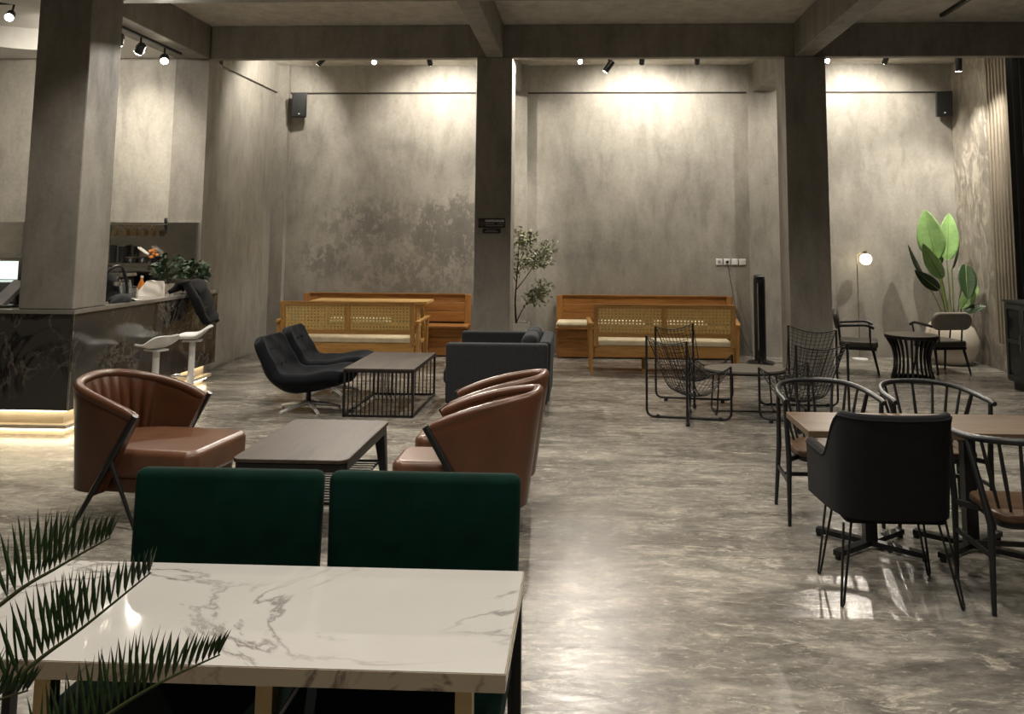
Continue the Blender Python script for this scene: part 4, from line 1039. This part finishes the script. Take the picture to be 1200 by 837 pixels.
cd = MB().tube(spline([(2.315, 13.343, 1.47), (2.32, 13.30, 1.38), (2.36, 13.25, 1.1), (2.42, 13.15, 0.65), (2.5, 13.0, 0.3), (2.58, 12.8, 0.09), (2.62, 12.74, 0.055)], 8), 0.0055, 6).build('power_cord', M['black_plastic'], smooth=True)
tag(cd, 'thin black power cord running from the plug to the tower fan', 'cord')

# ------------------------------------------------------------------ corner group
def pad_chair(label, loc, rz, padm, seatm):
    t = thing('padded_armchair', label, 'armchair', loc, rz, 'padded corner armchairs')   # front = +x
    MB().prism(rrect(-0.24, 0.27, -0.26, 0.26, 0.05), 0.37, 0.455).build('seat', M[seatm], t, bevel=0.025, seg=3)
    MB().box(-0.23, 0.25, -0.245, 0.245, 0.335, 0.372).build('seat_frame', M['black_metal'], t)
    o = MB().prism(rrect(-0.3, 0.3, -0.125, 0.125, 0.11, 8), -0.035, 0.035).build('back_pad', M[padm], t, bevel=0.025, seg=3)
    o.rotation_euler = (R(80), 0, R(90)); o.location = (-0.27, 0, 0.735)
    for s in (-1, 1):
        MB().tube([(-0.2, s*0.22, 0.34), (-0.29, s*0.25, 0.0)], [0.02, 0.013], 10).build('leg', M['black_metal'], t, smooth=True)
        MB().tube([(0.2, s*0.22, 0.34), (0.27, s*0.25, 0.0)], [0.02, 0.013], 10).build('leg', M['black_metal'], t, smooth=True)
        MB().tube([(-0.22, s*0.17, 0.36), (-0.25, s*0.18, 0.7)], 0.012, 8).build('back_post', M['black_metal'], t, smooth=True)
        MB().tube(rpoly([(-0.25, s*0.27, 0.66), (0.12, s*0.315, 0.69), (0.22, s*0.31, 0.645)], 0.06), 0.02, 8).tube([(0.17, s*0.31, 0.67), (0.17, s*0.262, 0.36)], 0.012, 8).build('arm', M['black_metal'], t, smooth=True)
    return t
pad_chair('padded armchair half hidden by the second column, facing the slatted drum table', (3.86, 11.86, 0), R(-18), 'dark_seat', 'dark_seat')
pad_chair('taupe padded armchair with its back to the camera before the plant', (5.06, 11.98, 0), R(102), 'taupe', 'dark_seat')
t = thing('drum_table', 'black waisted side table made of curved upright slats', 'side table', (4.42, 11.36, 0))
MB().lathe([(0.335, 0.565), (0.34, 0.575), (0.335, 0.59), (0.0, 0.59)], 40).build('top', M['grey_top'], t, smooth=True)
MB().lathe([(0.32, 0.54), (0.345, 0.545), (0.345, 0.585), (0.337, 0.585), (0.337, 0.564), (0.32, 0.564)], 40).build('rim', M['black_metal'], t, smooth=True)
MB().lathe([(0.25, 0.0), (0.275, 0.0), (0.275, 0.025), (0.25, 0.025), (0.25, 0.0)], 40).build('base_ring', M['black_metal'], t, smooth=True)
sp = spline([(0.27, 0, 0.015), (0.235, 0, 0.15), (0.23, 0, 0.28), (0.26, 0, 0.42), (0.33, 0, 0.55)], 5)
smm = MB()
for i in range(len(sp)-1): smm.bar(sp[i], sp[i+1], 0.026, 0.012, (1, 0, 0.01))
smm = smm.mesh('slat', M['black_metal'])
for i in range(26): inst(smm, 'slat', t, (0, 0, 0), (0, 0, 2*PI*i/26))
# floor lamp
t = thing('floor_lamp', 'slim floor lamp with a glowing round globe beside the back wall', 'floor lamp', (4.3, 13.1, 0))
MB().lathe([(0.12, 0), (0.12, 0.015), (0.02, 0.028), (0, 0.028)], 28).build('base', M['white_plastic'], t, smooth=True)
MB().tube(spline([(0, 0, 0.02), (0.0, 0, 0.9), (0.0, 0, 1.52), (0.015, 0, 1.62), (0.06, 0, 1.655)], 6), 0.0065, 8).build('pole', M['brass'], t, smooth=True)
MB().lathe([(0.0, -0.09), (0.055, -0.075), (0.088, -0.03), (0.092, 0.01), (0.07, 0.06), (0.03, 0.08), (0.0, 0.085)], 24, (0.13, -0.02, 1.555)).build('globe', M['globe'], t, smooth=True)
MB().lathe([(0.03, 0), (0.03, 0.035), (0.0, 0.04)], 14, (0.12, -0.02, 1.645)).build('cap', M['brass'], t, smooth=True)
# big plant
t = thing('leafy_plant', 'broad leaved plant in a round white pot in the corner', 'plant', (5.57, 12.78, 0))
MB().lathe([(0.2, 0), (0.26, 0.01), (0.37, 0.22), (0.385, 0.36), (0.34, 0.55), (0.22, 0.68), (0.2, 0.68), (0.2, 0.62), (0.0, 0.62)], 40).build('pot', M['white_pot'], t, smooth=True, ang=60)
MB().lathe([(0.198, 0.60), (0.198, 0.63), (0.0, 0.64)], 24).build('soil', M['soil'], t, smooth=True)
def paddle(base, tip, w, face, mat, curl=0.06, stem0=(0, 0, 0.62)):
    b = V(base); tp = V(tip); ax = (tp-b); L = ax.length; ax.normalize(); fc = V(face).normalized()
    sd = ax.cross(fc).normalized(); fc = sd.cross(ax)
    def f(u, v):
        q = (v-0.5)*2
        ww = w*0.5*(math.sin(PI*min(1, u**0.8))**0.65)*(1.0 if u < 0.5 else 1-0.25*(u-0.5))
        rip = 0.003*math.sin(u*60)*abs(q)
        return b + ax*(u*L) + sd*(q*ww) + fc*(0.22*ww*abs(q)**1.3 - curl*u*u*L - 0.0 + rip)
    lf = MB().sheet(f, 26, 8, 0.003).build('leaf', M[mat], t, smooth=True, ang=180)
    MB().tube([f(u/10, 0.5) + fc*0.003 for u in range(11)], [0.008*(1-0.09*k) for k in range(11)], 6).build('midrib', M['leaf_stem'], lf, smooth=True)
    s0 = V(stem0)
    MB().tube(spline([s0, s0.lerp(b, 0.5) + V((0, 0, 0.06)), b]), 0.010, 7).build('stem', M['leaf_stem'], t, smooth=True)
o5 = lambda x, y, z: (x-5.57, y-12.78, z)
cf = (-0.4, -0.9, 0.35)
paddle(o5(5.34, 12.68, 1.56), o5(5.20, 12.66, 2.32), 0.40, cf, 'leaf_green', 0.05, (-0.05, 0, 0.62))
paddle(o5(5.56, 12.80, 1.55), o5(5.64, 12.82, 2.28), 0.31, (-0.2, -0.95, 0.3), 'leaf_green', 0.05, (0.03, 0.02, 0.62))
paddle(o5(5.40, 12.62, 1.28), o5(5.10, 12.55, 1.80), 0.24, (-0.5, -0.7, -0.3), 'leaf_green', 0.05, (-0.04, -0.05, 0.62))
paddle(o5(5.16, 12.58, 1.20), o5(4.84, 12.48, 1.78), 0.15, (-0.9, -0.2, 0.5), 'leaf_dark', 0.04, (-0.1, -0.05, 0.62))
paddle(o5(5.30, 12.5, 1.12), o5(4.92, 12.4, 1.40), 0.19, (0.2, -0.8, -0.6), 'leaf_dark', 0.08, (-0.08, -0.08, 0.62))
paddle(o5(5.76, 12.62, 1.50), o5(5.66, 12.42, 0.98), 0.29, (0.1, -0.9, 0.4), 'leaf_dark', -0.05, (0.08, -0.02, 0.62))
paddle(o5(5.66, 12.86, 1.42), o5(5.83, 12.9, 1.86), 0.14, (0.8, -0.5, 0.2), 'leaf_dark', 0.05, (0.08, 0.06, 0.62))
paddle(o5(5.68, 12.66, 0.84), o5(5.92, 12.6, 1.18), 0.20, (-0.5, -0.8, 0.4), 'leaf_green', 0.05, (0.12, -0.06, 0.62))
paddle(o5(5.70, 12.6, 0.78), o5(5.93, 12.46, 0.92), 0.18, (-0.1, -0.6, 0.8), 'leaf_dark', 0.2, (0.13, -0.1, 0.62))
paddle(o5(5.50, 12.95, 1.45), o5(5.42, 13.0, 2.0), 0.22, cf, 'leaf_dark', 0.04, (0.0, 0.1, 0.62))
# olive tree
random.seed(21)
t = thing('olive_tree', 'small olive tree in a white pot behind the middle column', 'tree', (-1.0, 12.1, 0))
MB().lathe([(0.13, 0), (0.15, 0.01), (0.2, 0.55), (0.2, 0.62), (0.18, 0.62), (0.18, 0.57), (0, 0.57)], 28).build('pot', M['white_plastic'], t, smooth=True, ang=50)
MB().lathe([(0.178, 0.56), (0.178, 0.58), (0, 0.585)], 20).build('soil', M['soil'], t, smooth=True)
br = [spline([(0.0, 0, 0.57), (-0.02, 0, 0.9), (0.0, 0, 1.25), (0.02, 0, 1.6), (0.03, 0, 1.92)])]
for p in ([(0.0, 0, 0.62), (0.12, -0.02, 0.85), (0.3, -0.05, 1.05), (0.42, -0.05, 1.16)], [(0, 0, 1.1), (0.15, 0.04, 1.3), (0.35, 0.04, 1.6), (0.46, 0.0, 1.72)],
          [(0, 0, 1.2), (-0.15, 0.03, 1.45), (-0.25, 0.05, 1.7)], [(0.01, 0, 1.35), (0.18, -0.06, 1.5), (0.42, -0.1, 1.5)], [(0.1, 0, 0.85), (0.25, 0.05, 0.95), (0.38, 0.05, 1.02)], [(0, 0, 1.4), (0.12, 0.1, 1.7), (0.18, 0.12, 1.88)]): br.append(spline(p))
tb = MB()
for k, b in enumerate(br): tb.tube(b, [(0.016 if k == 0 else 0.009)*(1-0.8*i/len(b)) for i in range(len(b))], 6)
tb.build('trunk', M['bark'], t, smooth=True)
lf = MB()
for k, b in enumerate(br):
    m = len(b)
    for i in range(170):
        q = random.uniform(0.45 if k else 0.55, 1.0); c = b[min(m-1, int(q*m))] + V((random.gauss(0, .06), random.gauss(0, .06), random.gauss(0, .05)))
        d = V((random.gauss(0, 1), random.gauss(0, 1), random.gauss(0.4, .8))).normalized(); s = d.orthogonal().normalized(); s.rotate(Matrix.Rotation(random.random()*6, 3, d))
        l = random.uniform(.06, .1)
        lf.add([c, c+d*l*.5+s*.014, c+d*l, c+d*l*.5-s*.014], [(0, 1, 2, 3)])
o = lf.build('foliage', M['olive'], t); o['kind'] = 'stuff'
# cabinet at the right edge
t = thing('low_cabinet', 'dark green black cabinet with glazed doors at the right edge', 'cabinet', (5.62, 10.15, 0))
MB().box(-0.24, 0.25, -0.6, 0.6, 0.1, 1.08).build('body', M['cabinet'], t, bevel=0.004)
MB().box(-0.27, 0.26, -0.62, 0.62, 1.08, 1.11).build('top', M['cabinet'], t)
MB().box(-0.2, 0.22, -0.56, 0.56, 0, 0.1).build('plinth', M['black_plastic'], t)
for y0, y1 in ((-0.59, -0.2), (-0.195, 0.195), (0.2, 0.59)):
    d = MB().box(-0.262, -0.241, y0, y0+0.05, 0.12, 1.06).box(-0.262, -0.241, y1-0.05, y1, 0.12, 1.06).box(-0.262, -0.241, y0+.05, y1-.05, 0.12, 0.18).box(-0.262, -0.241, y0+.05, y1-.05, 1.0, 1.06).box(-0.262, -0.241, y0+.05, y1-.05, 0.58, 0.62).build('door', M['cabinet'], t)
    for z0, z1 in ((0.18, 0.58), (0.62, 1.0)): MB().box(-0.252, -0.246, y0+.05, y1-.05, z0, z1).build('pane', M['tinted'], d)
    MB().box(-0.275, -0.262, y0+0.015, y0+0.03, 0.5, 0.7).build('handle', M['steel'], d)

# ================================================================== DINING GROUP (right)
t = thing('dining_table', 'oak topped dining table on crossed black pedestals', 'table', (1.31, 5.2, 0))
MB().box(0, 1.5, -0.26, 0.27, 0.70, 0.74).build('top', M['oak_top'], t, bevel=0.004)
for k, x in enumerate((0.42, 1.02)):
    MB().box(x-0.14, x+0.14, -0.14, 0.14, 0.69, 0.70).build('plate', M['black_metal'], t)
    MB().box(x-0.035, x+0.035, -0.035, 0.035, 0.05, 0.69).build('pedestal', M['black_metal'], t)
    for s in (-1, 1): MB().bar((x-0.26, s*-0.2, 0.035), (x+0.26, s*0.2, 0.035 + 0.001*s), 0.05, 0.03).build('foot_bar', M['black_metal'], t)
    for sx in (-1, 1):
        for sy in (-1, 1): MB().lathe([(0.018, 0), (0.018, 0.02)], 10, (x+sx*0.25, sy*0.192, 0)).build('glide', M['dark_metal'], t)

def spindle_chair(label, loc, rz):
    """opens towards -y"""
    t = thing('spindle_chair', label, 'chair', loc, rz, 'black spindle back chairs')
    def bow(u):
        a = u*PI/2
        return V((0.315*math.copysign(abs(math.sin(a))**0.75, a), -0.22 + 0.49*abs(math.cos(a))**0.62, 0.805 + 0.045*math.cos(a)))
    pts = [bow(-1+2*i/36) for i in range(37)]
    pts = [pts[0] + V((0, -0.045, -0.008))] + pts + [pts[-1] + V((0, -0.045, -0.008))]
    MB().tube(pts, [0.016]+[0.0185]*37+[0.016], 10).build('bow_rail', M['dark_metal'], t, smooth=True)
    MB().prism(rrect(-0.235, 0.235, -0.23, 0.2, 0.08, 6), 0.435, 0.475).build('seat', M['seat_wood'], t, bevel=0.012, seg=3)
    MB().prism(rrect(-0.21, 0.21, -0.2, 0.17, 0.06, 6), 0.40, 0.436).build('seat_frame', M['dark_metal'], t)
    for u in (-0.62, -0.42, -0.21, 0.0, 0.21, 0.42, 0.62):
        p = bow(u); q = V((p.x*0.66, min(0.185, p.y*0.62+0.01), 0.455))
        MB().tube([q, q.lerp(p, 0.5), p], [0.0075, 0.011, 0.0085], 8).build('spindle', M['dark_metal'], t, smooth=True)
    for s in (-1, 1):
        MB().tube([(s*0.30, -0.215, 0.0), (s*0.295, -0.215, 0.42), (s*0.312, -0.215, 0.8)], [0.012, 0.019, 0.014], 10).build('leg', M['dark_metal'], t, smooth=True)
        p = bow(s*0.8)
        MB().tube([(s*0.285, 0.225, 0.0), (s*0.265, 0.185, 0.42), tuple(p)], [0.012, 0.019, 0.013], 10).build('leg', M['dark_metal'], t, smooth=True)
        MB().bar((s*0.297, -0.215, 0.27), (s*0.27, 0.2, 0.27), 0.016, 0.024).build('stretcher', M['dark_metal'], t)
        MB().bar((s*0.2, -0.1, 0.415), (s*0.295, -0.2, 0.415), 0.02, 0.03).build('seat_stay', M['dark_metal'], t)
    MB().bar((-0.28, 0.0, 0.27), (0.28, 0.0, 0.27), 0.016, 0.024).build('stretcher', M['dark_metal'], t)
    return t
spindle_chair('black spindle chair with bow arms behind the left end of the oak table', (1.635, 5.76, 0), R(0))
spindle_chair('black spindle chair with bow arms facing the camera, beyond the charcoal armchair', (2.345, 5.78, 0), R(0))
spindle_chair('black spindle chair with its back to the camera, cut by the right edge', (2.335, 4.53, 0), R(176))

t = thing('upholstered_armchair', 'charcoal upholstered armchair on hairpin legs at the oak table', 'armchair', (1.61, 4.36, 0))
def pth(u, z):
    a = u*PI/2
    c = abs(math.cos(a))**0.36; s = math.copysign(abs(math.sin(a))**0.42, a)
    y0 = -0.06*(z-0.43)/0.5; hw = 0.30 + 0.03*(1-c) + 0.02*(z-0.43)
    return (hw*s, y0 + (0.50-y0)*(1-c))
ztp = lambda u: 0.68 + 0.255*ss(0.66, 0.42, abs(u)) + 0.02*abs(u)
def zb(u): return 0.43
mb = MB(); ushell(mb, pth, ztp, 0.43, 0.055, 72, 8); mb.build('shell', M['black_fabric'], t, smooth=True, ang=70)
rp = []; rmf = arcmap(pth)
for i in range(61):
    z = ztp(-1+2*i/60); u = rmf(-1+2*i/60); x, y = pth(u, z); rp.append(V((x, y, z)))
MB().tube(rp, 0.0055, 6).build('piping', M['black_fabric'], t, smooth=True)
MB().prism(rrect(-0.26, 0.26, 0.02, 0.50, 0.05), 0.43, 0.53).build('seat_cushion', M['black_fabric'], t, bevel=0.03, seg=3)
MB().prism(rrect(-0.255, 0.255, 0.05, 0.47, 0.04), 0.40, 0.43).build('seat_base', M['black_fabric'], t)
for sx in (-1, 1):
    for yy, fy in ((0.09, 0.02), (0.4, 0.43)):
        tx = 0.24*sx; fx = 0.30*sx
        a = V((tx-0.035, yy-0.045, 0.405)); b = V((tx+0.035, yy+0.045, 0.405)); f0 = V((fx, fy, 0.007))
        MB().tube(rpoly([a, f0 + V((-0.01, -0.012, 0)), f0 + V((0.01, 0.012, 0)), b], 0.02, 4), 0.0065, 8).build('hairpin_leg', M['black_metal'], t, smooth=True)

# ================================================================== FOREGROUND
t = thing('marble_table', 'white veined marble dining table on brass legs in the foreground', 'table', (-1.045, 2.47, 0))
MB().box(-0.846, 0.846, -0.316, 0.316, 0.715, 0.76).build('top', M['marble'], t)
for s in (-1, 1):  # thin added strips that carry the painted edge shade
    MB().box(-0.848, 0.848, min(s*0.3165, s*0.319), max(s*0.3165, s*0.319), 0.715, 0.758).build('edge_shade_band', M['edge_shade'], t)
    MB().box(min(s*0.8465, s*0.849), max(s*0.8465, s*0.849), -0.316, 0.316, 0.715, 0.758).build('edge_shade_band', M['edge_shade'], t)
for x in (-0.36, 0.225, 0.74):
    MB().box(x-0.022, x+0.022, -0.295, -0.25, 0, 0.715).build('leg', M['brass'], t, bevel=0.002)
for x in (-0.83, 0.831): MB().box(x-0.014, x+0.014, 0.25, 0.29, 0, 0.715).build('leg', M['black_metal'], t, bevel=0.002)
def green_chair(label, x):
    t = thing('velvet_chair', label, 'chair', (x, 2.93, 0), 0, 'green velvet dining chairs')
    MB().hexa([(-0.335, 0.0, 0.42), (0.335, 0.0, 0.42), (0.335, 0.085, 0.42), (-0.335, 0.085, 0.42)], [(-0.345, 0.03, 1.01), (0.345, 0.03, 1.01), (0.345, 0.105, 1.01), (-0.345, 0.105, 1.01)]).build('backrest', M['green'], t, bevel=0.032, seg=4)
    MB().prism(rrect(-0.322, 0.322, -0.54, 0.06, 0.07), 0.33, 0.47).build('seat', M['green'], t, bevel=0.04, seg=4)
    MB().box(-0.31, 0.31, -0.5, 0.05, 0.30, 0.335).build('seat_frame', M['black_metal'], t)
    for sx in (-1, 1):
        MB().bar((sx*0.325, 0.10, 0), (sx*0.318, 0.045, 0.42), 0.03, 0.04).build('leg', M['black_metal'], t)
        MB().bar((sx*0.30, -0.49, 0), (sx*0.29, -0.45, 0.32), 0.028, 0.028).build('leg', M['black_metal'], t)
    return t
green_chair('dark green velvet chair across the marble table, next to the palm fronds', -1.282)
green_chair('dark green velvet chair across the marble table, by the open floor', -0.57)

# palm
t = thing('potted_palm', 'palm with arching feathery fronds reaching over the marble table', 'plant', (-1.62, 1.35, 0))
MB().lathe([(0.15, 0), (0.17, 0.01), (0.21, 0.38), (0.19, 0.38), (0.18, 0.33), (0, 0.33)], 28).build('pot', M['white_pot'], t, smooth=True, ang=50)
MB().lathe([(0.178, 0.32), (0.178, 0.34), (0, 0.35)], 20).build('soil', M['soil'], t, smooth=True)
MB().tube([(0, 0, 0.33), (0.0, 0, 0.45), (0, 0, 0.55)], [0.06, 0.07, 0.04], 12).build('trunk', M['bark'], t, smooth=True)
leaf_me = MB().add([(0, 0, 0), (0.18, 0.022, 0.008), (0.55, 0.024, 0.012), (1, 0, 0), (0.55, -0.024, 0.012), (0.18, -0.022, 0.008), (0.18, 0, -0.006), (0.55, 0, -0.008)],
                   [(0, 6, 1), (1, 6, 7, 2), (2, 7, 3), (0, 5, 6), (5, 4, 7, 6), (4, 3, 7)]).mesh('leaflet', M['palm'], True)
random.seed(3)
def frond(pts, n, ln, side, start=0.3):
    o = V((-1.62, 1.35, 0)); cl = [V(p) - o for p in pts]; cl[0] = V((0, 0, 0.5))
    c = spline(cl, 10); m = len(c)-1
    fr = MB().tube(c, [0.008*(1-0.8*i/m) for i in range(m+1)], 6).build('frond', M['palm_rib'], t, smooth=True)
    for i in range(n):
        q = start + (1-start)*(i+0.5)/n; k = q*m; j = min(int(k), m-1); p = c[j].lerp(c[j+1], k-j)
        tg = (c[j+1]-c[j]).normalized(); sd = V(side); sd = (sd - tg*sd.dot(tg)).normalized(); upv = tg.cross(sd); upv = upv if upv.z > 0 else -upv
        for s in (-1, 1):
            fade = math.sin(PI*min(1, 0.22+0.80*(1-q)/(1-start)*0.62+0.1))
            L = ln*(0.9 - 0.55*ss(0.6, 1.0, q) - 0.1*(1-q))*random.uniform(.93, 1.05)
            d = (tg*(0.26+1.5*max(0, q-0.45)**1.4) + upv*0.85 + sd*s*0.22 + V((random.gauss(0, .03), random.gauss(0, .03), random.gauss(0, .03)))).normalized()
            nrm = (upv - d*upv.dot(d) + sd*s*-0.6); nrm = (nrm - d*nrm.dot(d)).normalized(); b = nrm.cross(d)
            lo = bpy.data.objects.new('leaflet', leaf_me); COL.objects.link(lo); lo.parent = fr
            mt = Matrix((d*L, b*0.16, nrm*0.16)).transposed().to_4x4(); mt.translation = p
            lo.matrix_local = mt
frond([(-1.62, 1.35, 0.5), (-1.36, 1.62, 0.93), (-1.19, 1.70, 1.10), (-1.09, 1.72, 1.165), (-0.985, 1.72, 1.225)], 22, 0.165, (0.2, -1, 0.3), 0.42)
frond([(-1.62, 1.35, 0.5), (-1.32, 1.60, 0.80), (-1.12, 1.68, 0.98), (-1.02, 1.70, 1.055), (-0.885, 1.70, 1.165)], 24, 0.165, (0.2, -1, 0.3), 0.42)
frond([(-1.62, 1.35, 0.5), (-1.25, 1.58, 0.72), (-1.0, 1.66, 0.87), (-0.86, 1.68, 0.955), (-0.725, 1.68, 1.02)], 24, 0.15, (0.2, -1, 0.3), 0.42)
frond([(-1.62, 1.35, 0.5), (-1.22, 1.52, 0.62), (-0.98, 1.60, 0.75), (-0.86, 1.62, 0.82), (-0.74, 1.62, 0.86)], 22, 0.145, (0.2, -1, 0.3), 0.42)
frond([(-1.62, 1.35, 0.5), (-1.42, 1.5, 0.75), (-1.26, 1.58, 0.9), (-1.16, 1.6, 0.95), (-1.06, 1.6, 0.985)], 20, 0.15, (0.2, -1, 0.3), 0.4)
